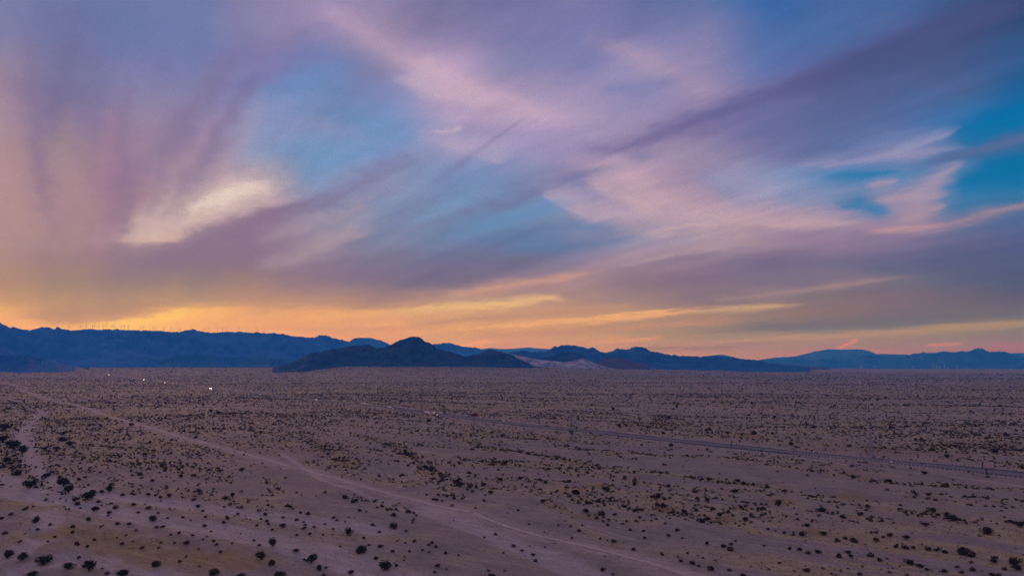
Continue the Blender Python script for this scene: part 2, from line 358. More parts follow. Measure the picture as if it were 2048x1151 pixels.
    u.l.new(u.mix(u.m('MULTIPLY', u.m('MULTIPLY', a, en), I[2], clamp=True), I[0], I[7]), go.inputs[0])
    for bc, op, (x0, y0), (x1, y1), wa, wb in CLOUDS:
        dx, dy = x1 - x0, y1 - y0; L2 = dx * dx + dy * dy; L = math.sqrt(L2)
        qy = (sP * 1 + cP * (575.5 - (y0 + y1) / 2) / F); air = 1 - .94 * (1 - min(1, max(0, (qy - .01) / .135))) ** 1.5
        lc = lin(bc) * np.array([.93 + .07 * air, 1.20 - .20 * air, air])
        n = t.node('ShaderNodeGroup'); n.node_tree = bg
        t.l.new(col, n.inputs[0]); t.l.new(chart, n.inputs[1])
        f_ = OPS.get(op)
        if f_ is None: f_ = OPS[op] = t.m('MULTIPLY', fib, op)
        t.l.new(f_, n.inputs[2])
        n.inputs[3].default_value = (dx / L2, dy / L2, -(x0 * dx + y0 * dy) / L2)
        n.inputs[4].default_value = (dy / L, -dx / L, -(x0 * dy - y0 * dx) / L)
        n.inputs[5].default_value = wa; n.inputs[6].default_value = -wb; n.inputs[7].default_value = (*[float(v) for v in lc], 1)
        col = n.outputs[0]
    # contrail: a thin dark line of cloud among the streaks
    def az_q(px, py):
        a, b, c = ray(px, py); h = math.hypot(a, b); return a / h, c / h
    (sa0, qa0), (sa1, qa1) = az_q(905, 338), az_q(1052, 232)
    dx, dy = sa1 - sa0, qa1 - qa0; L = math.hypot(dx, dy); dx /= L; dy /= L
    s2 = t.m('ADD', s0, t.m('MULTIPLY', ws, .12)); q2 = t.m('ADD', q0, t.m('MULTIPLY', wq, .12))
    al = t.m('ADD', t.m('MULTIPLY', t.m('SUBTRACT', s2, sa0), dx / L), t.m('MULTIPLY', t.m('SUBTRACT', q2, qa0), dy / L))
    ac = t.m('SUBTRACT', t.m('MULTIPLY', t.m('SUBTRACT', s2, sa0), dy), t.m('MULTIPLY', t.m('SUBTRACT', q2, qa0), dx))
    wid = t.rng(al, -.6, 1.0, .009, .0024)
    fall = t.m('EXPONENT', t.m('MULTIPLY', t.m('POWER', t.m('DIVIDE', t.m('ABSOLUTE', ac), wid), 2.0), -1.0))
    ends = t.m('MULTIPLY', t.rng(al, -.7, .1, 0, 1, True), t.rng(al, .85, 1.05, 1, 0, True))
    col = t.mix(t.m('MULTIPLY', t.m('MULTIPLY', fall, ends), t.m('MULTIPLY', front, .30)), col, tuple(lin((108, 108, 158))))
    # behind the camera: unseen eastern sky, its low belt brightened to light trucks and posts
    east = t.mix(t.rng(q0, 0.0, .7, 0, 1, True), tuple(lin((214, 168, 180))), tuple(lin((128, 118, 150))))
    col = t.mix(t.rng(Y, .25, -.35, 0, 1, True), col, east)
    sky = t.node('ShaderNodeTexSky', sky_type='NISHITA'); sky.sun_disc = False
    sky.sun_elevation = R(1.0); sky.sun_rotation = R(SUN_AZ); sky.altitude = 120
    b1 = t.node('ShaderNodeBackground'); t.l.new(col, b1.inputs[0]); b1.inputs[1].default_value = 1.0
    b2 = t.node('ShaderNodeBackground'); t.l.new(sky.outputs[0], b2.inputs[0]); b2.inputs[1].default_value = 0.002
    ad = t.node('ShaderNodeAddShader'); t.l.new(b1.outputs[0], ad.inputs[0]); t.l.new(b2.outputs[0], ad.inputs[1])
    out = t.node('ShaderNodeOutputWorld'); t.l.new(ad.outputs[0], out.inputs[0])
build_world()
sl = bpy.data.lights.new('sun', 'SUN'); sl.energy = .6; sl.angle = R(12); sl.color = (1.0, .62, .42)
so = bpy.data.objects.new('sun', sl); COL.objects.link(so)
sv = Vector((math.sin(R(SUN_AZ)) * math.cos(R(SUN_EL)), math.cos(R(SUN_AZ)) * math.cos(R(SUN_EL)), math.sin(R(SUN_EL))))
so.rotation_euler = sv.to_track_quat('Z', 'Y').to_euler()

# ------------------------------------------------------------------ materials
def mat(name):
    m = bpy.data.materials.new(name); m.use_nodes = True
    t = NT(m.node_tree); b = t.n['Principled BSDF']
    b.inputs['Specular IOR Level'].default_value = .2
    return m, t, b
def plain(name, c, rough=.7, metal=0.0, var=.15, scale=.6, spec=.2):
    m, t, b = mat(name)
    g = t.node('ShaderNodeNewGeometry')
    n = t.noise(g.outputs['Position'], scale, 4, .6)
    k = t.rng(n, .25, .75, 1 - var, 1 + var)
    t.put(b.inputs['Base Color'], t.mix(1.0, tuple(c), t.vec(k, k, k), 'MULTIPLY'))
    b.inputs['Roughness'].default_value = rough; b.inputs['Metallic'].default_value = metal
    b.inputs['Specular IOR Level'].default_value = spec
    return m
def glow(name, c, e):
    m, t, b = mat(name); b.inputs['Base Color'].default_value = (*c, 1)
    b.inputs['Emission Color'].default_value = (*c, 1); b.inputs['Emission Strength'].default_value = e
    return m
M_white = plain('white_paint', (.88, .88, .88), .4, var=.06, spec=.4)
M_dark = plain('dark_paint', (.035, .03, .035), .4, spec=.4)
M_red = plain('dark_red_paint', (.16, .035, .035), .5)
M_silver = plain('silver_paint', (.45, .46, .5), .35, var=.05, spec=.5)
M_rubber = plain('rubber', (.02, .02, .02), .9)
M_glass = plain('dark_glass', (.02, .025, .035), .1, var=0, spec=.6)
M_steel = plain('galvanised_steel', (.22, .27, .34), .5, .2, var=.1)
M_sign = plain('sign_steel', (.05, .055, .07), .6)
M_palebd = plain('pale_board', (.42, .38, .42), .6, var=.12, scale=.35)
M_darkbd = plain('dark_board', (.06, .05, .07), .6, var=.5, scale=.4)
M_bluebd = plain('blue_grey_board', (.30, .36, .46), .6, var=.12, scale=.35)
M_ins = plain('insulator', (.35, .33, .33), .3)
M_head = glow('headlamp', (1.0, .96, .9), 6)
M_head_far = glow('headlamp_full_beam', (1.0, .96, .9), 22)
M_tail = glow('tail_lamp', (1.0, .08, .03), 3)
M_turb_d = plain('turbine_grey', (.30, .28, .30), .5)
M_turb_w = plain('turbine_white', (.8, .8, .82), .4, var=.03)
M_post = plain('post_galvanised', (.85, .85, .86), .5, var=.1)

# ------------------------------------------------------------------ noise in numpy
def hsh(ix, iy, seed):
    h = (ix.astype(np.int64) * 374761393 + iy.astype(np.int64) * 668265263 + seed * 982451653) & 0xffffffff
    h = ((h ^ (h >> 13)) * 1274126177) & 0xffffffff
    return ((h ^ (h >> 16)) & 0xffff) / 65535.0
def vn(x, y, seed=0):
    x0 = np.floor(x); y0 = np.floor(y); fx = x - x0; fy = y - y0
    fx = fx * fx * fx * (fx * (fx * 6 - 15) + 10); fy = fy * fy * fy * (fy * (fy * 6 - 15) + 10)
    a = hsh(x0, y0, seed); b = hsh(x0 + 1, y0, seed); c = hsh(x0, y0 + 1, seed); d = hsh(x0 + 1, y0 + 1, seed)
    return (a * (1 - fx) + b * fx) * (1 - fy) + (c * (1 - fx) + d * fx) * fy
def fbm(x, y, seed=0, o=4, g=.5):
    r = 0; a = 1; s = 0
    for i in range(o):
        r = r + a * vn(x * 2 ** i + 17.3 * i, y * 2 ** i + 5.1 * i, seed + i); s += a; a *= g
    return r / s
def sstep(a, b, v):
    t = np.clip((v - a) / (b - a), 0, 1); return t * t * (3 - 2 * t)

# ------------------------------------------------------------------ lines on the plain, traced as real ground paths
def gpath(pts): return [gp(*p) for p in pts]
def smooth(pts, n=12):
    P = [np.array(p, float) for p in pts]; out = []
    for i in range(len(P) - 1):
        a = P[max(i - 1, 0)]; b = P[i]; c = P[i + 1]; d = P[min(i + 2, len(P) - 1)]
        for k in range(n):
            t = k / n
            out.append(.5 * ((2 * b) + (-a + c) * t + (2 * a - 5 * b + 4 * c - d) * t * t + (-a + 3 * b - 3 * c + d) * t ** 3))
    out.append(P[-1]); return out
FREEWAY = smooth([(1050, 186), (812, 475), (558, 784), (0, 1462), (-353, 1973), (-1685, 3809), (-3333, 6181), (-5696, 9400), (-7600, 12200)], 10)
PIPE = smooth(gpath([(-160, 742), (0, 765), (36, 777), (89, 795), (161, 813), (214, 829), (264, 843.6), (321, 861), (393, 881), (512, 914.5), (588, 936), (664, 957), (740, 979), (815, 999), (917, 1026), (1024, 1059), (1087, 1077), (1176, 1098), (1260, 1121), (1360, 1153), (1480, 1200)]), 6)
FRONT = smooth(gpath([(330, 771), (430, 783), (525, 794.5), (712, 813), (880, 837), (1024, 856), (1084, 863.5), (1174, 873), (1316, 887.5), (1406, 898), (1514, 911), (1598, 920), (1648, 926), (1736, 936), (1811, 944), (1861, 950), (1991, 965), (2120, 981)]), 5)
WASH = [
 (gpath([(86, 822), (70, 840), (46, 858), (43, 870), (58, 890), (68, 918), (90, 948), (140, 976), (250, 996), (420, 1018), (640, 1050), (760, 1068)]), 11),
 (gpath([(-60, 938), (0, 958), (60, 982), (150, 1006), (300, 1040), (430, 1062), (560, 1090), (700, 1130), (790, 1170)]), 13),
 (gpath([(-40, 970), (30, 985), (80, 1008), (98, 1045), (80, 1085), (30, 1110), (-40, 1125)]), 9),
 (gpath([(0, 1151), (90, 1125), (200, 1128), (330, 1151)]), 10),
 (gpath([(850, 1018), (1000, 1082), (1120, 1130), (1200, 1170)]), 11),
 (gpath([(560, 905), (640, 960), (760, 1000), (840, 1030)]), 3),
]
TRAILS = [gpath([(250, 913), (290, 922), (310, 930)]), gpath([(120, 925), (110, 945), (118, 950)]),
          gpath([(725, 930), (840, 965), (930, 1000), (1085, 1035), (1230, 1075)]),
          gpath([(330, 800), (540, 826), (640, 845), (740, 868)]),
          gpath([(850, 900), (780, 1004), (700, 1018), (640, 1032)]),
          gpath([(1100, 1030), (1160, 1050), (1240, 1072), (1330, 1095)]),
          gpath([(1560, 1022), (1700, 1040), (1850, 1062)]), gpath([(560, 853), (700, 866), (850, 878)])]
BANDS = [  # thickets of scrub along the runnels: path, half width (m), density
 ([(500,845),(600,872),(675,918),(712,938)], 14, 1.3), ([(700,868),(787,893),(812,905),(837,922),(862,945),(920,966),(945,975)], 11, 1.6),
 ([(620,925),(700,952),(760,965),(830,972)], 9, .8),
 ([(895,872),(975,895),(1062,910),(1112,920),(1136,925),(1184,937),(1274,947),(1374,957),(1524,972)], 12, 1.5),
 ([(925,920),(1000,930),(1112,942),(1186,945)], 8, 1.2),
 ([(1109,892),(1204,907),(1294,912),(1449,917),(1536,930),(1686,946),(1774,962),(1911,967)], 11, 1.3),
 ([(1037,956),(1100,964),(1176,969),(1206,971),(1239,984),(1315,991),(1403,999),(1530,1009)], 6, 1.0),
 ([(1239,960),(1327,974),(1466,981),(1535,989),(1597,1012),(1657,1024),(1713,1034),(1789,1045),(1915,1057),(2060,1072)], 6, 1.1),
 ([(1226,997),(1277,1005),(1325,1013),(1365,1024),(1403,1036),(1466,1045),(1530,1060),(1607,1070),(1657,1076),(1713,1082),(1814,1093),(1865,1100),(1966,1113),(2060,1130)], 6, 1.2),
 ([(1574,1096),(1637,1105),(1700,1110),(1763,1118),(1827,1128),(1915,1143),(2000,1160)], 5, 1.2),
 ([(1536,971),(1586,979),(1624,991),(1675,1004),(1751,1012),(1839,1022),(1915,1034)], 8, 1.3),
 ([(1758,961),(1822,964),(1890,969),(1966,972),(2060,978)], 7, 1.3), ([(1796,984),(1877,990),(1966,995),(2060,1000)], 7, 1.2),
 ([(1900,1030),(1960,1036),(2060,1046)], 7, 1.0),
 ([(1044,991),(1085,1002),(1107,1012),(1138,1024)], 5, 1.2), ([(1138,1048),(1160,1058),(1200,1075),(1266,1097)], 7, .6),
 ([(1190,1030),(1240,1040),(1300,1050)], 9, .5), ([(1605,1050),(1640,1056),(1650,1068)], 5, 1.2),
 ([(118,861),(139,886),(95,911),(107,940),(153,976)], 10, 1.2), ([(86,826),(54,854),(30,865)], 14, 1.2),
 ([(0,850),(20,890),(30,940)], 26, 1.3), ([(0,960),(60,972),(120,985)], 9, .9), ([(30,940),(160,1002),(300,1010),(420,1028),(520,1045)], 9, .7),
 ([(340,890),(390,903),(440,910)], 7, 1.0), ([(350,885),(400,895),(480,915)], 5, 1.2), ([(200,905),(240,920),(270,935)], 14, .9),
 ([(360,930),(420,945),(460,960)], 12, .8), ([(340,985),(400,992),(420,1000)], 7, .8), ([(430,1002),(480,1010),(520,1022)], 8, .8),
 ([(512,1020),(560,1040),(620,1050),(660,1070)], 8, .7), ([(760,1012),(800,1022),(840,1030)], 6, .8),
 ([(860,960),(900,985),(930,1000)], 7, .8), ([(530,960),(560,975),(540,990)], 8, .7),
 ([(100,1045),(60,1060),(20,1100)], 10, .7), ([(200,1070),(260,1080),(330,1090)], 10, .45),
 ([(250,745),(400,743),(640,746),(900,751)], 110, .8), ([(1780,740),(1900,742),(2060,746)], 160, .8),
]
BANDS = [(smooth(gpath(p), 3), w, d) for p, w, d in BANDS]
def dist_to(path, x, y):
    b = np.full(x.shape, 1e12)
    for i in range(len(path) - 1):
        x0, y0 = path[i]; x1, y1 = path[i + 1]; dx, dy = x1 - x0, y1 - y0; L2 = dx * dx + dy * dy
        if L2 < 1e-9: continue
        t = np.clip(((x - x0) * dx + (y - y0) * dy) / L2, 0, 1)
        b = np.minimum(b, (x - x0 - t * dx) ** 2 + (y - y0 - t * dy) ** 2)
    return np.sqrt(b)
def near(path, x, y, w):   # falloff 1..0 around a path, computed only near it
    out = np.zeros(x.shape); P = np.array(path); m = 3 * w
    k = (x > P[:, 0].min() - m) & (x < P[:, 0].max() + m) & (y > P[:, 1].min() - m) & (y < P[:, 1].max() + m)
    if k.any():
        d = dist_to(path, x[k], y[k]); out[k] = np.exp(-(d / w) ** 2)
    return out
UX, UY = .83, -.56        # the way the runnels drain
def veg_field(x, y):
    """how thickly scrub grows, 0..~1.6"""
    r = np.hypot(x, y)
    wx = x + 60 * (fbm(x / 260, y / 260, 5, 3) - .5); wy = y + 60 * (fbm(x / 260, y / 260, 9, 3) - .5)
    a = wx * UX + wy * UY; c = wx * -UY + wy * UX
    n = fbm(a / 210, c / 34, 21, 4, .55)
    far = sstep(700, 1500, r)
    v = sstep(.52, .61, n) * (.70 + .15 * far) + sstep(900, 1350, r) * .36 + .035
    # the even scrub between the dirt road and the freeway, and beyond
    t = x * .763 + y * .646
    v += .35 * sstep(820, 1000, t) * sstep(700, 1000, y) * sstep(.35, .6, fbm(x / 90, y / 90, 31, 3))
    v += .30 * sstep(-250, -420, x) * sstep(620, 900, y)
    v *= .55 + .9 * sstep(.3, .7, fbm(x / 420, y / 120, 77, 3))
    for p, w, d in BANDS: v = np.maximum(v, d * near(p, x, y, w))
    # the runnels keep to their own straight lines across the far plain
    v *= 1 - .75 * near(FREEWAY, x, y, 42); v *= 1 - .97 * near(FREEWAY, x, y, 30)
    v *= 1 - .97 * near(PIPE, x, y, 9); v *= 1 - .6 * near(PIPE, x, y, 22); v *= 1 - .9 * near(FRONT, x, y, 5)
    for p, w in WASH: v *= 1 - .93 * near(p, x, y, w)
    return v
FANS = [(-60, 95, 7000, 15000), (540, 92, 6000, 12500), (700, 112, 5400, 8600), (900, 112, 5400, 8600), (1070, 98, 5600, 9300), (1230, 70, 6500, 11000), (1500, 40, 9000, 16000), (2200, 30, 12000, 24000)]
MOUNDS = [(*gp(a, b), w, h) for a, b, w, h in [(300,965,36,3.5),(240,935,30,3),(400,980,34,3.2),(180,900,30,2.5),(470,940,34,3),(360,905,30,2.6),(600,1000,30,3),(690,985,26,2.4),(560,945,30,2.6),(1340,1052,22,3.4),(1310,1066,16,2.2),(1060,1000,24,2.6),(1120,1040,22,2.4),(960,1030,30,2.6),(900,1085,26,2.2),(620,890,40,3),(860,960,36,2.6),(700,930,34,3),(1450,1075,26,2.2),(1600,1090,26,2)]]
def ground_z(x, y, lines=True):
    r = np.hypot(x, y)
    y_ = np.maximum(y, 1.0); px = 1024 + F * np.clip(x / y_, -1.2, 1.2)
    A = np.interp(px, [f[0] for f in FANS], [f[1] for f in FANS]); r0 = np.interp(px, [f[0] for f in FANS], [f[2] for f in FANS]); r1 = np.interp(px, [f[0] for f in FANS], [f[3] for f in FANS])
    z = A * sstep(0, 1, np.clip((r - r0) / (r1 - r0), 0, 1)) * (y > 0)
    k = 1 - .75 * sstep(1500, 4000, r)
    wx = x + 50 * (fbm(x / 200, y / 200, 3, 3) - .5); wy = y + 50 * (fbm(x / 200, y / 200, 4, 3) - .5)
    a = wx * UX + wy * UY; c = wx * -UY + wy * UX
    z = z + k * (11.0 * (fbm(a / 360, c / 130, 41, 3) - .5) + 4.2 * (fbm(a / 150, c / 36, 21, 4, .55) - .5) + .7 * (fbm(x / 16, y / 16, 44, 3) - .5))
    for mx, my, mw, mh in MOUNDS: z = z + mh * np.exp(-((x - mx) ** 2 + (y - my) ** 2) / mw ** 2)
    if lines:
        for p, w in WASH: z = z - 1.3 * near(p, x, y, w)
        fl = near(FREEWAY, x, y, 34); z = z * (1 - .8 * fl)
        fl = near(PIPE, x, y, 12); z = z + .35 * fl
    return z

def obj_from(name, verts, faces, material=None, parent=None, smooth_=False):
    me = bpy.data.meshes.new(name)
    verts = np.asarray(verts, dtype=np.float32); faces = np.asarray(faces, dtype=np.int32)
    k = faces.shape[1]
    me.vertices.add(len(verts)); me.vertices.foreach_set('co', verts.ravel())
    me.loops.add(faces.size); me.loops.foreach_set('vertex_index', faces.ravel())
    me.polygons.add(len(faces)); me.polygons.foreach_set('loop_start', np.arange(0, faces.size, k, dtype=np.int32))
    me.polygons.foreach_set('loop_total', np.full(len(faces), k, dtype=np.int32))
    if smooth_: me.polygons.foreach_set('use_smooth', np.ones(len(faces), dtype=bool))
    me.update(calc_edges=True); me.validate()
    if material: me.materials.append(material)
    o = bpy.data.objects.new(name, me); COL.objects.link(o); o.parent = parent
    return o
def attr(me, name, data):
    a = me.attributes.new(name, 'FLOAT', 'POINT'); a.data.foreach_set('value', np.asarray(data, dtype=np.float32).ravel())
def structure(o): o['kind'] = 'structure'; return o

# ------------------------------------------------------------------ desert floor
def ground_mat():
    m, t, b = mat('desert_floor')
    g = t.node('ShaderNodeNewGeometry'); P = g.outputs['Position']
    def at(n): a = t.node('ShaderNodeAttribute', attribute_name=n); return a.outputs['Fac']
    veg, pale, wash = at('veg'), at('pale'), at('wash')
    n_big = t.noise(P, .004, 5, .55); n_mid = t.noise(P, .03, 5, .6); n_sm = t.noise(P, .35, 5, .65); n_fine = t.noise(P, 1.8, 3, .7)
    c = t.mix(t.rng(n_big, .36, .64), (.330, .286, .258), (.362, .292, .236))
    c = t.mix(t.rng(n_mid, .38, .66), c, (.262, .218, .212))
    c = t.mix(t.m('MULTIPLY', t.rng(n_sm, .45, .70), .5), c, (.46, .37, .31))
    c = t.mix(t.m('MULTIPLY', t.rng(veg, .1, .8), .9), c, t.mix(t.rng(n_mid, .4, .62), (.44, .355, .205), (.41, .335, .245)))
    tuft = t.m('MULTIPLY', t.rng(n_fine, .56, .66), t.rng(veg, .15, .9, .12, .8))
    c = t.mix(tuft, c, (.50, .42, .25))
    dk = t.m('MULTIPLY', t.rng(t.noise(P, .9, 3, .7), .60, .68), t.rng(veg, .0, 1.0, .38, .7))
    c = t.mix(dk, c, (.07, .055, .05))
    c = t.mix(t.m('MULTIPLY', wash, t.rng(n_sm, .2, .8, .55, .95)), c, (.49, .42, .41))
    c = t.mix(t.m('MULTIPLY', pale, t.rng(n_sm, .2, .8, .6, 1.0)), c, (.60, .49, .44))
    och = at('ochre')
    c = t.mix(t.m('MULTIPLY', och, t.rng(n_sm, .3, .6, .45, 1.0)), c, (.33, .245, .125))
    c = t.mix(t.m('MULTIPLY', och, t.rng(n_fine, .58, .64, 0, .6)), c, (.16, .12, .07))
    far = at('far')
    spk = t.m('MULTIPLY', far, t.rng(t.noise(P, .02, 5, .8), .44, .56))
    c = t.mix(t.m('MULTIPLY', spk, .70), c, (.07, .06, .06))
    sp = t.node('ShaderNodeSeparateXYZ'); t.l.new(P, sp.inputs[0])
    aa = t.m('ADD', t.m('MULTIPLY', sp.outputs[0], .83), t.m('MULTIPLY', sp.outputs[1], -.56)); cc = t.m('ADD', t.m('MULTIPLY', sp.outputs[0], .56), t.m('MULTIPLY', sp.outputs[1], .83))
    rill = t.noise(t.vec(t.m('MULTIPLY', aa, .018), t.m('MULTIPLY', cc, .16)), 1.0, 6, .62, .6)
    rl = t.rng(t.m('ABSOLUTE', t.m('SUBTRACT', rill, .5)), 0.0, .035, .78, 1.0)
    c = t.mix(1.0, c, t.vec(rl, rl, rl), 'MULTIPLY')
    r2 = t.rng(rill, .3, .7, .86, 1.12); c = t.mix(1.0, c, t.vec(r2, r2, r2), 'MULTIPLY')
    grain = t.rng(t.noise(P, .75, 5, .75), .32, .68, .74, 1.24); c = t.mix(1.0, c, t.vec(grain, grain, grain), 'MULTIPLY')
    t.put(b.inputs['Base Color'], c); b.inputs['Roughness'].default_value = .95; b.inputs['Specular IOR Level'].default_value = .1
    bp = t.node('ShaderNodeBump'); bp.inputs['Strength'].default_value = .6; bp.inputs['Distance'].default_value = .35
    t.l.new(n_sm, bp.inputs['Height']); t.l.new(bp.outputs[0], b.inputs['Normal'])
    return m
def build_ground():
    fine = np.linspace(R(-43), R(43), 900); co = np.linspace(R(43), R(317), 90)[1:-1]
    th = np.concatenate([fine, co])
    pxs = np.concatenate([np.array([1200, 900, 760, 650, 580, 530, 490]), np.arange(462, 30, -1.0), np.arange(30, 6, -.5), [5, 4, 3, 2.3, 1.8]])
    rs = CAM_H * F / pxs
    T, RR = np.meshgrid(th, rs); X = RR * np.sin(T); Y = RR * np.cos(T)
    Z = ground_z(X, Y)
    V = np.stack([X, Y, Z], -1).reshape(-1, 3); nc = len(th); nr = len(rs)
    i = np.arange(nr - 1)[:, None] * nc; j = np.arange(nc)[None, :]; j2 = (j + 1) % nc
    Fq = np.stack([i + j, i + nc + j, i + nc + j2, i + j2], -1).reshape(-1, 4)
    # centre patch below the camera: quads degenerate to the middle vertex are avoided by a small inner ring
    o = obj_from('ground', V, Fq[:, ::-1], None, None, True)
    x, y = V[:, 0], V[:, 1]
    veg = veg_field(x, y); pale = np.zeros(len(x)); wash = np.zeros(len(x))
    edge = fbm(x / 9, y / 9, 61, 3)
    for p, w in WASH: wash = np.maximum(wash, sstep(.18, .75, near(p, x, y, w * 1.35) + .35 * (edge - .5)))
    pale = np.maximum(pale, 0.50 * sstep(.25, 1.0, near(PIPE, x, y, 15) + .5 * (edge - .5)))
    for p in TRAILS: pale = np.maximum(pale, .45 * near(p, x, y, 2.2) * sstep(.3, .55, edge))
    pale = np.maximum(pale, .35 * sstep(.15, .7, near(FREEWAY, x, y, 30)))
    # pale strips across the far plain
    r = np.hypot(x, y)
    pale = np.maximum(pale, .35 * sstep(.60, .72, fbm(x / 1500, y / 110, 91, 3)) * sstep(1200, 2500, r))
    och = np.zeros(len(x)); wob = fbm(x / 12, y / 12, 71, 4)
    for a, b, rad in [(20,1008,18),(60,1015,22),(120,1072,24),(190,1085,26),(260,1100,28),(330,1118,26),(420,1122,26),(500,1130,20),(130,845,60),(210,830,70),(180,875,45),(250,870,40),(640,905,22),(700,930,20),(820,915,16),(870,950,14),(1104,1014,10),(1165,1034,14),(1200,975,16),(1330,1018,12),(1620,1060,10),(1700,990,20),(1450,1036,12),(1560,1000,12),(1880,1020,12),(1760,900,60),(1950,890,60),(1300,850,90),(1500,870,60)]:
        cx, cy = gp(a, b); och = np.maximum(och, np.exp(-((x - cx) ** 2 + (y - cy) ** 2) / (rad * rad)) )
    attr(o.data, 'ochre', np.clip(sstep(.15, .9, och + .7 * (wob - .5)) * (och > .02), 0, 1))
    attr(o.data, 'veg', veg); attr(o.data, 'pale', pale); attr(o.data, 'wash', wash)
    attr(o.data, 'far', sstep(3000, 9000, r) * np.clip(veg * 1.3 + .25, .15, 1.0))
    o.data.materials.append(ground_mat()); structure(o)
    # the spot straight below the camera
    k = 96; a = np.linspace(0, 2 * math.pi, k, endpoint=False); rr = rs[0] + 12
    v = [(0, 0, -1.0)] + [(rr * math.sin(q), rr * math.cos(q), -4.5) for q in a]
    f = [(0, 1 + (i + 1) % k, 1 + i) for i in range(k)]
    p = obj_from('ground_below_camera', v, f, o.data.materials[0], None); structure(p)
build_ground()
def gz(x, y): return float(ground_z(np.array([x]), np.array([y]))[0])

def ribbon(name, path, off, width, lift, material, step=None):
    P = np.array(path); seg = np.hypot(*(np.diff(P, axis=0).T)); L = np.concatenate([[0], np.cumsum(seg)])
    n = int(L[-1] / 6) if L[-1] < 3000 else 1400
    s = L[-1] * (np.linspace(0, 1, n) ** 1.0)
    x = np.interp(s, L, P[:, 0]); y = np.interp(s, L, P[:, 1])
    dx = np.gradient(x); dy = np.gradient(y); h = np.hypot(dx, dy); nx, ny = -dy / h, dx / h
    V = []; K = 5
    for j in range(K):
        o = off + width * (j / (K - 1) - .5); xx, yy = x + nx * o, y + ny * o
        V.append(np.stack([xx, yy, ground_z(xx, yy) + lift], -1))
    V = np.stack(V, 1).reshape(-1, 3)
    i = np.arange(n - 1)[:, None] * K; j = np.arange(K - 1)[None]
    Fq = np.stack([i + j, i + j + 1, i + K + j + 1, i + K + j], -1).reshape(-1, 4)
    return structure(obj_from(name, V, Fq, material, None, True))
def asphalt():
    m, t, b = mat('asphalt'); g = t.node('ShaderNodeNewGeometry')
    n = t.noise(g.outputs['Position'], .15, 4, .6); n2 = t.noise(g.outputs['Position'], 3, 3, .6)
    c = t.mix(t.rng(n, .3, .7), (.050, .048, .058), (.078, .072, .080)); c = t.mix(t.m('MULTIPLY', n2, .3), c, (.15, .14, .14))
    t.put(b.inputs['Base Color'], c); b.inputs['Roughness'].default_value = .85; return m
def dirt():
    m, t, b = mat('graded_dirt'); g = t.node('ShaderNodeNewGeometry')
    n = t.noise(g.outputs['Position'], .08, 5, .65); n2 = t.noise(g.outputs['Position'], 1.2, 4, .6)
    c = t.mix(t.rng(n, .3, .7), (.50, .41, .38), (.58, .48, .43)); c = t.mix(t.m('MULTIPLY', n2, .5), c, (.44, .37, .35))
    t.put(b.inputs['Base Color'], c); b.inputs['Roughness'].default_value = .95; return m
M_asph, M_dirt = asphalt(), dirt()
M_median = plain('median_gravel', (.20, .185, .20), .95, var=.25, scale=.08)
M_paint = plain('road_paint', (.7, .7, .66), .7)
OFFW = 18.0
ribbon('freeway_median', FREEWAY, 0, 30, .10, M_median)
ribbon('freeway_carriageway', FREEWAY, OFFW, 11.5, .22, M_asph)
ribbon('freeway_carriageway', FREEWAY, -OFFW, 11.5, .22, M_asph)
for s_, d_ in ((1, 4.6), (1, -4.6), (-1, 4.6), (-1, -4.6)):
    ribbon('edge_line', FREEWAY, s_ * OFFW + d_, .25, .25, M_paint)
ribbon('dirt_road', PIPE, 0, 4.0, .18, M_dirt)
ribbon('dirt_track', FRONT, 0, 3.4, .16, M_dirt)

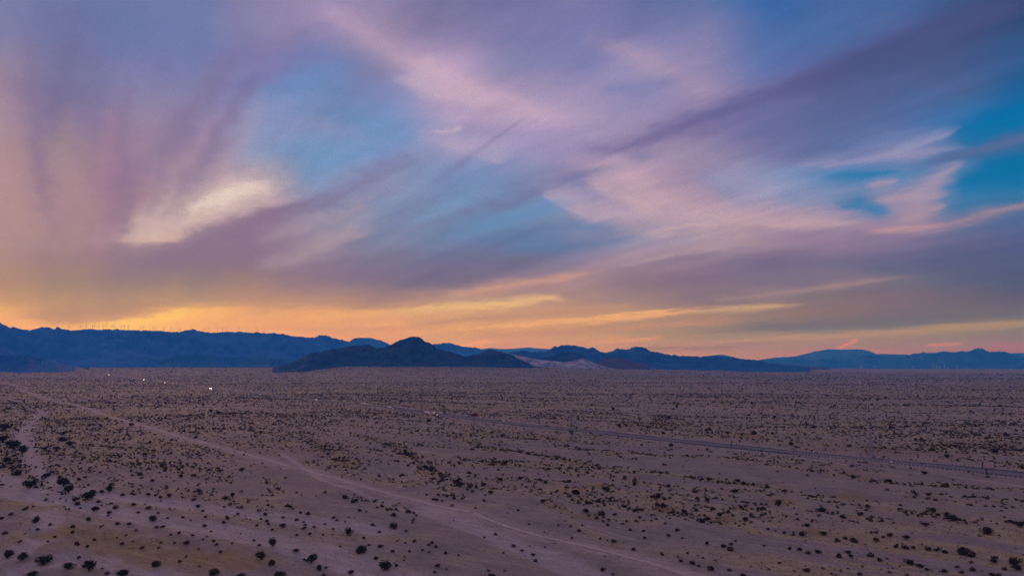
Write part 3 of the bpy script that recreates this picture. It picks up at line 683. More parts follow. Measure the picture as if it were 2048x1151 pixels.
# ------------------------------------------------------------------ mountains
def rock(name, c1, c2, sc=.004):
    m, t, b = mat(name); g = t.node('ShaderNodeNewGeometry'); P = g.outputs['Position']
    n = t.noise(P, sc, 6, .62); n2 = t.noise(P, sc * 7, 5, .65)
    c = t.mix(t.rng(n, .42, .60), c1, c2); c = t.mix(t.m('MULTIPLY', t.rng(n2, .45, .7), .35), c, tuple(v * .6 for v in c1))
    t.put(b.inputs['Base Color'], c); b.inputs['Roughness'].default_value = .95; b.inputs['Specular IOR Level'].default_value = .05
    return m
def mountain(name, sil, D, dep, material, seed, jag=1.0, rav=.35, ravw=350., power=1.25, wander=.05, step=.9):
    sx = [p[0] for p in sil]; sy = [p[1] for p in sil]
    px = np.arange(sx[0], sx[-1] + .1, step); py = np.interp(px, sx, sy)
    e = np.minimum(1, np.minimum(px - sx[0], sx[-1] - px) / 20)
    py = py + jag * e * ((fbm(px / 9, px * 0, seed, 4, .65) - .5) * 3.6 + (np.abs(fbm(px / 4, px * 0 + 7, seed + 2, 2) - .5)) * 2.6)
    rx, ry, rz = ray(px, py)
    rd = D * (1 + wander * (fbm(px / 60, px * 0 + 3, seed + 5, 2) - .5) * 2)
    hh = np.hypot(rx, ry); ux, uy = rx / hh, ry / hh; ztop = CAM_H + rd * rz / hh
    NTt = 64; t = np.concatenate([np.linspace(-1, 0, 44), np.linspace(0, 1, NTt - 44)[1:]])
    T, U = np.meshgrid(t, np.arange(len(px)), indexing='ij')
    dd = rd[None] + T * dep; X = ux[None] * dd; Y = uy[None] * dd
    G = ground_z(X, Y, False)
    wv = fbm(X / ravw, Y / ravw * .45, seed + 11, 5, .58); rid = 1 - np.abs(wv * 2 - 1) * 2.2
    spur = fbm(X / (ravw * 2.6), Y / (ravw * 5), seed + 17, 3)
    base = np.clip((1 - np.abs(T)) * 1.0, 0, 1) ** power
    k = np.sin(np.clip(np.abs(T), 0, 1) * math.pi) ** .8
    shape = base * (1 - rav * k * (1 - rid)) + .22 * k * (spur - .5)
    shape = np.clip(shape, -.05, 1)
    Z = G - 12 + (ztop[None] - G + 12) * shape
    V = np.stack([X, Y, Z], -1).reshape(-1, 3); n = len(px); r = len(t)
    i = np.arange(r - 1)[:, None] * n; j = np.arange(n - 1)[None]
    Fq = np.stack([i + j, i + j + 1, i + n + j + 1, i + n + j], -1).reshape(-1, 4)
    return structure(obj_from(name, V, Fq, material, None, False)), (px, rd, ztop, ux, uy)
RK_far = rock('far_haze_blue_rock', (.06, .19, .72), (.075, .22, .78), .0012)  # bluer than rock: distance haze put into the base colour
RK_left = rock('haze_blue_rock', (.025, .155, .50), (.055, .225, .66), .0018)  # haze blue of the ranges put into the rock's base colour
RK_low = rock('low_hill_haze_blue_rock', (.012, .12, .38), (.03, .17, .48), .003)  # blue of the air in front mixed into the hill colour
RK_dark = rock('dark_hill_rock', (.018, .065, .125), (.05, .105, .17), .006)  # dark rock, with a blue haze cast put into its colour
RK_mid = rock('mid_range_haze_blue_rock', (.016, .10, .28), (.04, .15, .37), .003)  # base colour carries the haze blue as well as the rock
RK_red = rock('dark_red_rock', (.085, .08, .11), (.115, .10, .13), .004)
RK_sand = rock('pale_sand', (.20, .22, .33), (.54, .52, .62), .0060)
SIL_LEFT = [(-160,662),(-80,648),(0,645),(12,651),(22,655),(27,653),(40,657),(57,660),(68,657),(84,653),(92,653),(100,655),(110,657),(113,651.5),(122,656),(132,659),(155,659),(180,657),(195,659),(215,658),(235,658),(250,659),(275,660),(290,660),(320,661),(330,663),(360,662.5),(370,659.5),(388,658),(395,661),(410,663),(440,664),(457,661.5),(465,663),(495,663.5),(512,664.5),(545,665),(565,667),(580,671),(600,673),(628,674),(640,668.5),(650,670),(665,674),(680,678),(695,681),(710,690),(730,703),(750,720),(775,734)]
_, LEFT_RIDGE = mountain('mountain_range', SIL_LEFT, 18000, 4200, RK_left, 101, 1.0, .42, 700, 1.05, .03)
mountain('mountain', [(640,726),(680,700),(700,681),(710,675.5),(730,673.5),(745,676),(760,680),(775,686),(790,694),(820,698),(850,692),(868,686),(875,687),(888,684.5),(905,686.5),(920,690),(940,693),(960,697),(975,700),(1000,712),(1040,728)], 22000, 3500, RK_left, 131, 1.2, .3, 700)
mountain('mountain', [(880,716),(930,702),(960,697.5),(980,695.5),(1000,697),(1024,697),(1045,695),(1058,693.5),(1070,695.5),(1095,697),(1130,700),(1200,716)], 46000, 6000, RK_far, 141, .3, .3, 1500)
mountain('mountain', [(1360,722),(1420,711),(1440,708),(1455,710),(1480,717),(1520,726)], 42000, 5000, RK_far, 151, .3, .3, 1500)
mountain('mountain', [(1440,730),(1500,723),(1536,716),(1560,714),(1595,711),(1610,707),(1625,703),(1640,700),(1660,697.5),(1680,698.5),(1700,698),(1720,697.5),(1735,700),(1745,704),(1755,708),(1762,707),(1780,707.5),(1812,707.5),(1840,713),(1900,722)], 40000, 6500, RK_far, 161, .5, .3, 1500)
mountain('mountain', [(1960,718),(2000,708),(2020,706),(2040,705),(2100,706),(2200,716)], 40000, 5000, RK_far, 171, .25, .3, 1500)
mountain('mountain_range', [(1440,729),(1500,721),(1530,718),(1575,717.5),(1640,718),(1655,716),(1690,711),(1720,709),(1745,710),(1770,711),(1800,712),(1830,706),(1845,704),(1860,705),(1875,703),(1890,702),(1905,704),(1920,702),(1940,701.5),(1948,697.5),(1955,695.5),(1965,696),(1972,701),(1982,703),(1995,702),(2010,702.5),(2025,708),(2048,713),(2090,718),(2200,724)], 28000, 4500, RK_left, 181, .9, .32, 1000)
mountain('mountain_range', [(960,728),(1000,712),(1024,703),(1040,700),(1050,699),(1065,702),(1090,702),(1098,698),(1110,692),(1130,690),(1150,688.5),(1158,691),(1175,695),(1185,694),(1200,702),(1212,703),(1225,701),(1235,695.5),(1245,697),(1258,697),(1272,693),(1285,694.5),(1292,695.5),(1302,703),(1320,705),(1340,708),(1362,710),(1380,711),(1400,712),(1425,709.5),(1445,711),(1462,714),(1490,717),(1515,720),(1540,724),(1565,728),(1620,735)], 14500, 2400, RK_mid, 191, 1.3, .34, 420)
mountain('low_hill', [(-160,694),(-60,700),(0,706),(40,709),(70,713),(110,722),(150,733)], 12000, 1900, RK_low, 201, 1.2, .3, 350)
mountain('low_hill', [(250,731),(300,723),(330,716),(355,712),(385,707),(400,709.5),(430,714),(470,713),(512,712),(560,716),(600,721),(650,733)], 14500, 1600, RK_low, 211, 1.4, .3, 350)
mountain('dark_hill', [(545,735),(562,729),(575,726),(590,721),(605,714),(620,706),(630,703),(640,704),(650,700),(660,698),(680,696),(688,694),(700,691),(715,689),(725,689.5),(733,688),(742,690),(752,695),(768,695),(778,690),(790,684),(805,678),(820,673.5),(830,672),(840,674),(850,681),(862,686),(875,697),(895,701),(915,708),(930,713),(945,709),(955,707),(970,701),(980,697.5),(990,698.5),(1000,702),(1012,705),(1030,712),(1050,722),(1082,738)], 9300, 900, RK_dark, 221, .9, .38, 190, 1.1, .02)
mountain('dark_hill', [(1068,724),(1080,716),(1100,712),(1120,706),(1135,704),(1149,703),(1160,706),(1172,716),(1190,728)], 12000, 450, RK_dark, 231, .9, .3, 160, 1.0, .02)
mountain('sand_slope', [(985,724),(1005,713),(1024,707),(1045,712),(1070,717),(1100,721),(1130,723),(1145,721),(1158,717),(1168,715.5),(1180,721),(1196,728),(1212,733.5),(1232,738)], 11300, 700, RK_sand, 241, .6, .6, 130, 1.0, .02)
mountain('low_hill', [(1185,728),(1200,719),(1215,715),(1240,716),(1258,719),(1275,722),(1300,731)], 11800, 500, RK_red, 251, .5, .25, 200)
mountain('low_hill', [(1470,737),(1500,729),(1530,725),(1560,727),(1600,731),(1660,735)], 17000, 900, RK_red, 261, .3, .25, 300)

# ------------------------------------------------------------------ plants
def leafmat(name, c1, c2):
    m, t, b = mat(name); g = t.node('ShaderNodeNewGeometry'); oi = t.node('ShaderNodeObjectInfo')
    n = t.noise(g.outputs['Position'], .9, 3, .6)
    k = t.m('ADD', t.m('MULTIPLY', oi.outputs['Random'], .5), t.m('MULTIPLY', n, .5))
    t.put(b.inputs['Base Color'], t.mix(t.rng(k, .2, .8), c1, c2)); b.inputs['Roughness'].default_value = .8
    return m
M_shrub = leafmat('creosote_leaf', (.026, .022, .020), (.052, .040, .030))
M_green = leafmat('palo_verde_leaf', (.020, .032, .022), (.040, .054, .032))
M_bark = plain('desert_bark', (.07, .06, .045), .9)
def tuft_mesh(name, seed, w, h, n, leaf, material, lobes=1, flat=1.0):
    """crown of many small leaf sprays inside an uneven dome"""
    q = random.Random(seed); V = []; Fc = []
    cs = []
    for i in range(lobes):
        a = q.uniform(0, 6.28); r = (0 if lobes == 1 else q.uniform(.2, .62) * w * .5)
        cs.append((r * math.cos(a), r * math.sin(a), q.uniform(.35, .7) * h if lobes > 1 else h * .32, q.uniform(.32, .5) * w if lobes > 1 else w * .5, (q.uniform(.28, .42) if lobes > 1 else .66) * h))
    def tri(c, s, up):
        d = Vector((q.gauss(0, 1), q.gauss(0, 1), q.gauss(0, .7))).normalized()
        e = d.orthogonal().normalized(); e = (Matrix.Rotation(q.uniform(0, 6.28), 3, d) @ e)
        f = d.cross(e); k = len(V); c = Vector(c)
        V.extend([c - e * s * .5 - f * s * .35, c + e * s * .5 - f * s * .3, c + f * s * .8 * up + e * s * q.uniform(-.3, .3)]); Fc.append((k, k + 1, k + 2))
    for i in range(n):
        cx, cy, cz, rw, rh = cs[i % lobes]
        u = Vector((q.gauss(0, 1), q.gauss(0, 1), q.gauss(0, 1))).normalized()
        rr = q.uniform(.25, 1.0) ** .45
        lump = 1 + .28 * math.sin(u.x * 5 + seed) * math.cos(u.y * 4 + seed * 2)
        p = (cx + u.x * rw * rr * lump, cy + u.y * rw * rr * lump, cz + u.z * rh * rr * lump)
        if p[2] < .03 * h: p = (p[0] * .8, p[1] * .8, q.uniform(.02, .2) * h)
        tri(p, leaf * q.uniform(.6, 1.4), 1)
    me = bpy.data.meshes.new(name); me.from_pydata([tuple(v) for v in V], [], Fc); me.materials.append(material); me.update()
    return me
def trunk_mesh(seed, h, w):
    q = random.Random(seed); bm = bmesh.new()
    def limb(a, b, r0, r1):
        d = (b - a); L = d.length; m = Matrix.Translation((a + b) / 2) @ d.to_track_quat('Z', 'Y').to_matrix().to_4x4()
        bmesh.ops.create_cone(bm, cap_ends=True, segments=6, radius1=r0, radius2=r1, depth=L, matrix=m)
    base = Vector((0, 0, -.2)); n = 4 + seed % 3
    for i in range(n):
        a = 6.28 * i / n + q.uniform(-.4, .4); k1 = Vector((math.cos(a) * w * .10, math.sin(a) * w * .10, h * .28)); limb(base, k1, .16, .11)
        k2 = k1 + Vector((math.cos(a) * w * .16, math.sin(a) * w * .16, h * .28)); limb(k1, k2, .11, .06)
        limb(k2, k2 + Vector((math.cos(a + .6) * w * .12, math.sin(a + .6) * w * .12, h * .2)), .06, .02)
    me = bpy.data.meshes.new('trunk'); bm.to_mesh(me); bm.free(); me.materials.append(M_bark); return me
SHRUBS = [tuft_mesh('shrub', 300 + i, 1.0, .62, 150, .17, M_shrub, 1 + (i % 3), 1) for i in range(8)]
TREES = []
for i in range(8):
    TREES.append((tuft_mesh('crown', 400 + i, 1.0, .95, 520, .115, M_green if i % 2 == 0 else M_shrub, 4 + i % 4), trunk_mesh(i, .8, 1.0)))

ORD = ['first', 'second', 'third', 'fourth', 'fifth', 'sixth', 'seventh', 'eighth', 'ninth', 'tenth', 'eleventh', 'twelfth', 'thirteenth', 'fourteenth', 'fifteenth', 'sixteenth', 'seventeenth', 'eighteenth', 'nineteenth', 'twentieth']
ORD += ['twenty-' + o for o in ORD[:9]] + ['thirtieth'] + ['thirty-' + o for o in ORD[:9]]
# px, base y, width px, height px, green (1) or brown-green (0)
TL = """59,974,20,14,1 127,972,20,16,1 137,985,16,14,1 175,998,22,15,1 184,990,12,12,1 218,984,11,14,1 91,956,14,10,1 34,950,14,11,1 45,907,13,16,1 12,924,12,9,1
28,894,20,14,1 5,884,14,12,1 6,860,14,12,0 86,1129,24,18,1 45,1120,14,15,1 15,1116,14,15,1 136,1136,18,12,1 178,1140,20,20,1 311,1131,16,13,1 245,1153,20,15,1
425,1148,22,13,1 62,1153,18,10,1 480,1153,16,10,1 306,1042,12,13,1 123,882,11,10,0 139,890,10,8,0 112,900,10,8,0 71,1045,11,10,0 339,993,9,8,0 918,972,19,12,1
982,987,10,8,0 788,1057,17,14,1 697,1070,15,19,1 720,1105,22,20,1 771,1138,23,21,1 545,1092,13,19,1 523,1118,18,16,1 545,1129,14,14,1 593,1104,12,8,0 623,1125,20,18,1
639,1139,11,14,1 558,1155,22,15,1 701,1148,13,9,0 751,1118,12,7,0 982,1153,15,8,1 810,905,8,9,0 1215,983,13,12,1 1315,994,14,12,1 1268,970,9,10,1 1469,984,16,8,0
1415,1003,9,10,0 1325,1015,11,9,0 1368,1025,9,9,1 1439,1034,9,10,1 1086,1004,11,8,0 1422,1140,14,12,1 1485,1154,12,9,0 1384,1127,12,7,0 1446,1094,10,7,0 1206,1141,10,8,0
1039,958,9,7,0 1144,868,9,9,1 1057,909,9,7,0 1557,1012,12,14,1 1643,1022,15,11,1 1707,957,10,9,1 1866,1025,12,11,1 1909,1040,14,13,1 1976,1067,17,13,0 2041,1054,11,10,1
1924,1108,18,18,1 1605,1071,12,10,0 2034,1139,14,10,1 2030,1128,17,13,0 1819,1128,15,11,0 1635,1106,12,8,0 1753,1084,10,8,0 1581,889,11,8,1 1895,915,9,7,1 1614,1052,10,7,0
1647,1070,12,8,0 1780,1072,11,8,0 1814,1078,10,8,0 1850,948,10,7,0 1850,1051,11,7,0 1722,1030,9,7,0 1894,1031,10,7,0 1341,892,10,9,1 1420,861,9,7,1 1508,869,12,9,1
858,842,9,8,1 1226,819,8,7,1 1338,837,8,7,0 1238,852,8,9,0 1354,815,7,6,0 2012,872,9,7,1 1990,905,11,8,0 435,826,9,6,1 423,823,7,5,1 262,852,8,7,0"""
trees = []
for tok in TL.split():
    a, b, w, h, g = [float(v) for v in tok.split(',')]; trees.append((a, b, w, h, int(g)))
zones = {}
for tr in trees:
    a, b = tr[0], tr[1]
    if b > 1085: z = ('in the bottom left corner' if a < 400 else 'near the bottom edge, left half' if a < 900 else 'near the bottom edge, right half' if a < 1700 else 'near the bottom right corner')
    elif a < 400: z = ('beside the sandy wash at left' if b > 940 else 'in the thicket at far left')
    elif a < 1000: z = 'around the dirt road'
    elif b < 920: z = 'near the freeway'
    elif a < 1500: z = 'in the right-centre scrub rows'
    else: z = 'in the far-right scrub rows'
    zones.setdefault((z, tr[4]), []).append(tr)
RISE = []
TREE_XY = []
for (z, g), L in zones.items():
    L.sort(key=lambda q: (q[0], q[1]))
    for i, (a, b, w, h, _) in enumerate(L):
        x, y = gp(a, b)
        for _k in range(3): x, y = gp(a, b, gz(x, y))
        zz = gz(x, y); dist = math.hypot(x, y); s = dist / F
        W = w * s * .90; H = h * s * .9
        TREE_XY.append((x, y))
        k = rnd.choice([0, 2, 4, 6]) if g else rnd.choice([1, 3, 5, 7]); cm, tm = TREES[k]
        o = bpy.data.objects.new('desert_tree' if g else 'large_shrub', None); COL.objects.link(o)
        o.location = (x, y, zz - .05); o.rotation_euler.z = rnd.uniform(0, 6.28); o.scale = (W, W, H)
        c = bpy.data.objects.new('crown', cm); c.parent = o; COL.objects.link(c)
        t_ = bpy.data.objects.new('trunk', tm); t_.parent = o; COL.objects.link(t_); t_.scale = (1 / W * 1.0, 1 / W, 1 / H); t_.scale = (.35, .35, .7 )
        kind = 'dark green desert tree' if g else 'large brown desert shrub'
        o['category'] = 'tree' if g else 'shrub'
        if len(L) == 1: o['label'] = f'lone {kind} {z}'
        elif i == 0: o['label'] = f'{kind}, leftmost {z}'
        elif i == len(L) - 1: o['label'] = f'{kind}, rightmost {z}'
        else: o['label'] = f'{kind}, {ORD[i]} from left {z}'
        o['group'] = ('desert trees ' if g else 'large shrubs ') + z

# scattered scrub
def scatter():
    g = np.random.default_rng(11); pts = []
    cells = [(330, 620, .080, 1.15), (620, 1100, .062, 1.15), (1100, 1900, .036, 1.15), (1900, 3200, .015, 1.2), (3200, 5200, .0065, 1.3), (5200, 8200, .0016, 2.0), (8200, 13000, .00025, 3.4)]
    out = []
    for r0, r1, dens, sc in cells:
        area = R(86) / 2 * (r1 ** 2 - r0 ** 2); n = int(area * dens)
        r = np.sqrt(g.uniform(r0 ** 2, r1 ** 2, n)); th = g.uniform(R(-43), R(43), n)
        x, y = r * np.sin(th), r * np.cos(th)
        v = veg_field(x, y); keep = g.uniform(0, 1.35, n) < v
        # clumps: small patches of closer growth
        keep &= g.uniform(0, 1, n) < (.35 + 1.1 * sstep(.35, .65, fbm(x / 14, y / 14, 55, 2)))
        x, y = x[keep], y[keep]
        s = np.exp(g.normal(0, .38, len(x))) * 1.75 * sc
        out.append(np.stack([x, y, s], -1))
    P = np.concatenate(out); return P, g
P, G = scatter()
for (x, y) in TREE_XY:
    P = P[np.hypot(P[:, 0] - x, P[:, 1] - y) > 1.8]
# distinct bushes read off the foreground: px, base y, width px
FB = """22,1029,7 52,1020,8 5,1038,8 100,1050,6 145,1067,8 177,1040,8 75,1060,6 110,1075,6 10,1067,8 40,1085,6 95,1084,5 146,1054,8 156,1092,6 201,1054,5 235,1048,8 258,1050,8 272,1060,5 252,1071,5 233,1076,4 188,1080,7 206,1051,4 243,1089,6 154,1089,8 174,1095,8 284,1096,8 318,1096,5 264,1084,4 349,1086,5 341,1070,6 372,1089,9 406,1079,4 325,1056,8 313,1056,8 359,1068,8 384,1072,6 397,1098,5 427,1083,7 433,1090,6 441,1104,6 475,1030,8 411,1034,6 445,1047,8 365,1036,7 335,1036,5 316,1027,6 296,1018,8 276,1025,6 268,1011,8 231,1016,9 216,1027,9 191,1022,14 161,1016,5 151,1002,12 155,1009,9 197,1004,7 203,984,8 245,990,7 268,990,6 295,991,8 321,996,6 388,1001,8 395,1014,8 405,1022,6 365,996,5 409,1052,8 421,1063,5 447,1015,6 460,1010,8 475,1015,5 360,1124,6 399,1132,4 204,1137,5 214,1147,7 157,1117,7 464,1087,5 508,1081,6
536,1012,7 530,1030,8 575,1012,9 581,1015,7 601,1026,6 618,1031,10 532,1044,8 537,1048,6 566,1036,7 564,1054,10 593,1040,8 607,1045,6 610,1050,7 608,1058,9 545,1060,7 514,1051,7 628,1055,7 665,1036,5 674,1041,6 690,1044,5 650,1048,5 666,1059,6 621,1069,8 594,1070,6 646,1070,6 518,1092,6 608,1119,5 613,1122,7 647,1151,8 653,1136,7 727,1078,8 738,1090,6 761,1095,10 744,1053,7 759,1064,7 750,1053,3 785,1103,8 820,1104,7 809,1114,5 793,1133,7 811,1086,5 828,1083,7 812,1062,6 830,1082,5 794,1082,5 734,1024,5 755,1016,6 765,1005,6 775,1021,8 783,1020,5 787,1031,10 754,1015,5 826,1040,6 829,1027,7 832,1032,6 825,1045,5 864,1087,8 858,1090,6 872,1094,7 845,1101,6 858,1104,5 876,1133,10 868,1145,8 893,1138,5 917,1111,6 892,1107,7 1007,1105,5 969,1076,6 991,1069,7 976,1142,6 887,990,6 867,999,8 877,991,8 895,993,8 908,997,7 924,998,6 945,985,7 967,1003,7 872,1001,10 853,989,5 940,975,8 934,979,7 952,971,5
1037,1022,7 1058,1048,5 1116,1051,5 1140,1053,7 1158,1062,9 1201,1078,6 1228,1084,9 1267,1100,8 1289,1077,8 1193,1037,8 1231,1030,8 1205,1043,7 1215,1050,8 1280,1036,7 1302,1042,5 1312,1039,6 1245,1048,7 1260,1060,7 1288,1063,7 1331,1048,7 1337,1072,8 1355,1063,9 1365,1076,5 1461,1100,12 1448,1094,9 1462,1089,8 1413,1088,9 1375,1108,7 1362,1122,9 1406,1116,5 1397,1133,6 1459,1141,8 1528,1092,6 1471,1082,5 1323,1110,7 1065,1111,9 1071,1122,8 1044,1102,8 1028,1093,8 1090,1094,5 1109,1086,4 1226,1148,6
1579,1099,9 1598,1102,10 1616,1107,9 1678,1111,9 1695,1106,9 1678,1114,10 1702,1113,8 1741,1112,12 1757,1122,9 1774,1118,6 1800,1131,4 1839,1134,12 1855,1140,7 1889,1143,9 1915,1135,7 1945,1140,9 1925,1146,8 1982,1151,10 1997,1151,9 1559,1127,7 1612,1143,11 1719,1149,8 1663,1149,6 1942,1111,14 1992,1117,10 1985,1124,11 2009,1138,8 1872,1100,8 1857,1097,9 1890,1104,8 1791,1093,9 1811,1095,11 1829,1096,8 1795,1087,5 1766,1073,6 1742,1066,6 1751,1066,6 1675,1082,9 1690,1076,9 1709,1082,12 1706,1076,8 1552,1060,5 1569,1066,7 1587,1063,5 1586,1070,6 1536,1056,6"""
fb = []
for tok in FB.split():
    a, b, w = [float(v) for v in tok.split(',')]; x, y = gp(a, b)
    for _k in range(2): x, y = gp(a, b, gz(x, y))
    fb.append((x, y, w * math.hypot(x, y) / F * 1.0))
fb = np.array(fb)
# traced bushes replace the random ones where the photo is read bush by bush
ppx, ppy = to_px(P[:, 0], P[:, 1], 0)
thin = (ppy > 1045) & (G.uniform(0, 1, len(P)) < .80) | (ppy > 1010) & (ppx < 900) & (G.uniform(0, 1, len(P)) < .45)
P = P[~thin]
ppx, ppy = to_px(P[:, 0], P[:, 1], 0); P[ppy > 1045, 2] *= .62
Z = ground_z(P[:, 0], P[:, 1])
r = np.hypot(P[:, 0], P[:, 1]); size = P[:, 2] / r
ppx, ppy = to_px(P[:, 0], P[:, 1], Z)
inview = (ppx > 4) & (ppx < 2044) & (ppy < 1148)
NEED = 300 - len(fb)
order = np.argsort(-(size * inview)); pick = order[:max(NEED, 0)]
rest = np.ones(len(P), bool); rest[pick] = False
lab = 'small dark rounded creosote bush scattered on the pale desert gravel'
allb = list(fb) + [(P[k, 0], P[k, 1], P[k, 2]) for k in pick]
for i, (x, y, s) in enumerate(allb):
    o = bpy.data.objects.new('creosote_bush', SHRUBS[i % 8]); COL.objects.link(o)
    o.location = (x, y, gz(x, y) - .04); s = float(s); o.scale = (s, s, s * rnd.uniform(.85, 1.15)); o.rotation_euler.z = rnd.uniform(0, 6.28)
    o['label'] = lab; o['category'] = 'bush'; o['group'] = 'creosote bushes of the near desert floor'
print('bushes', len(allb), 'scrub', rest.sum())
# everything past those 300: one mass of scrub
def mass(Pm, Zm):
    g = np.random.default_rng(5); rr = np.hypot(Pm[:, 0], Pm[:, 1]); VV = []; FF = []; base = 0
    def lod(n):   # n leaf triangles per bush in a dome
        return n
    for lo, hi, n, leaf in ((0, 700, 46, .27), (700, 1200, 26, .38), (1200, 2200, 11, .62), (2200, 1e9, 6, .95)):
        k = (rr >= lo) & (rr < hi); m = int(k.sum())
        if not m: continue
        c = np.stack([Pm[k, 0], Pm[k, 1], Zm[k]], -1); s = Pm[k, 2]
        u = g.normal(size=(m, n, 3)); u /= np.linalg.norm(u, axis=2, keepdims=True); u[..., 2] = np.abs(u[..., 2])
        rad = g.uniform(.15, 1, (m, n, 1)) ** .5
        p = u * rad * np.array([.5, .5, .58]) + np.array([0, 0, -.02])
        a = g.normal(size=(m, n, 3)); a /= np.linalg.norm(a, axis=2, keepdims=True)
        b = np.cross(a, g.normal(size=(m, n, 3))); b /= np.linalg.norm(b, axis=2, keepdims=True)
        L = leaf * g.uniform(.7, 1.3, (m, n, 1))
        tri = np.stack([p - a * L * .5, p + a * L * .5, p + b * L * .75], 2)     # m,n,3verts,3
        tri = tri * s[:, None, None, None] + c[:, None, None, :]
        VV.append(tri.reshape(-1, 3)); q = m * n * 3
        FF.append(np.arange(q).reshape(-1, 3) + base); base += q
    o = obj_from('desert_scrub', np.concatenate(VV), np.concatenate(FF), M_shrub)
    o['kind'] = 'stuff'; o['label'] = 'sea of small dark desert scrub covering the plain'; o['category'] = 'scrub'
    return o
mass(P[rest], Z[rest])

def dry_tufts():
    g = np.random.default_rng(23); n = 420000
    r = np.sqrt(g.uniform(330 ** 2, 1250 ** 2, n)); th = g.uniform(R(-42), R(42), n); x, y = r * np.sin(th), r * np.cos(th)
    v = veg_field(x, y); k = g.uniform(0, 1, n) < (.03 + .42 * np.clip(v, 0, 1.2)) * (.3 + 1.2 * sstep(.4, .62, fbm(x / 8, y / 8, 88, 3)))
    x, y = x[k], y[k]; z = ground_z(x, y); m = len(x); nt = 4
    for mt, sel, nm, lab in ((M_straw, g.uniform(0, 1, m) < .62, 'dry_grass', 'pale dry grass tufts between the bushes'), (M_twig, None, 'twig_litter', 'low dark twiggy plants and litter between the bushes')):
        if sel is None: sel = ~prev
        prev = sel; c = np.stack([x[sel], y[sel], z[sel]], -1); q = len(c)
        p = g.uniform(-.5, .5, (q, nt, 1, 3)) * np.array([1.1, 1.1, 0]) ; a = g.uniform(0, 6.28, (q, nt)); w = g.uniform(.12, .3, (q, nt)); h = g.uniform(.15, .5, (q, nt))
        o1 = np.stack([np.cos(a) * w, np.sin(a) * w, np.zeros_like(a)], -1)[:, :, None, :]; up = np.stack([np.sin(a) * h * .5, -np.cos(a) * h * .5, h], -1)[:, :, None, :]
        tri = np.concatenate([p - o1, p + o1, p + up], 2) + c[:, None, None, :]
        o = obj_from(nm, tri.reshape(-1, 3), np.arange(q * nt * 3).reshape(-1, 3), mt); o['kind'] = 'stuff'; o['label'] = lab; o['category'] = 'ground cover'
M_straw = leafmat('dry_straw', (.36, .29, .16), (.50, .42, .26)); M_twig = leafmat('dark_twigs', (.07, .05, .04), (.12, .085, .06))
dry_tufts()

# ------------------------------------------------------------------ builders for made things
class MB:
    def __init__(s): s.bm = bmesh.new()
    def box(s, cx, cy, cz, sx, sy, sz, rz=0, bev=0):
        r = bmesh.ops.create_cube(s.bm, size=1, matrix=Matrix.Translation((cx, cy, cz)) @ Matrix.Rotation(rz, 4, 'Z') @ Matrix.Diagonal((sx, sy, sz, 1)))
        if bev:
            ed = {e for v in r['verts'] for e in v.link_edges}
            bmesh.ops.bevel(s.bm, geom=list(ed), offset=bev, segments=2, affect='EDGES')
        return s
    def rod(s, a, b, r0, r1=None, seg=8):
        a, b = Vector(a), Vector(b); d = b - a
        m = Matrix.Translation((a + b) / 2) @ d.to_track_quat('Z', 'Y').to_matrix().to_4x4()
        bmesh.ops.create_cone(s.bm, cap_ends=True, segments=seg, radius1=r0, radius2=r0 if r1 is None else r1, depth=d.length, matrix=m); return s
    def prism(s, prof, y0, y1, axis='y'):
        vs = [[s.bm.verts.new((p[0], y, p[1])) for p in prof] for y in (y0, y1)]; n = len(prof)
        s.bm.faces.new(vs[0]); s.bm.faces.new(vs[1][::-1])
        for i in range(n): s.bm.faces.new((vs[0][i], vs[1][i], vs[1][(i + 1) % n], vs[0][(i + 1) % n]))
        return s
    def build(s, name, material, parent=None):
        bmesh.ops.recalc_face_normals(s.bm, faces=s.bm.faces)
        me = bpy.data.meshes.new(name); s.bm.to_mesh(me); s.bm.free(); me.materials.append(material)
        o = bpy.data.objects.new(name, me); COL.objects.link(o); o.parent = parent; return o
def empty(name, loc=(0, 0, 0), rz=0, label=None, cat=None, group=None):
    o = bpy.data.objects.new(name, None); COL.objects.link(o); o.location = loc; o.rotation_euler.z = rz
    if label: o['label'] = label
    if cat: o['category'] = cat
    if group: o['group'] = group
    return o
def copy_tree(o, parent=None):
    c = o.copy(); COL.objects.link(c); c.parent = parent
    for ch in list(o.children): copy_tree(ch, c)
    return c

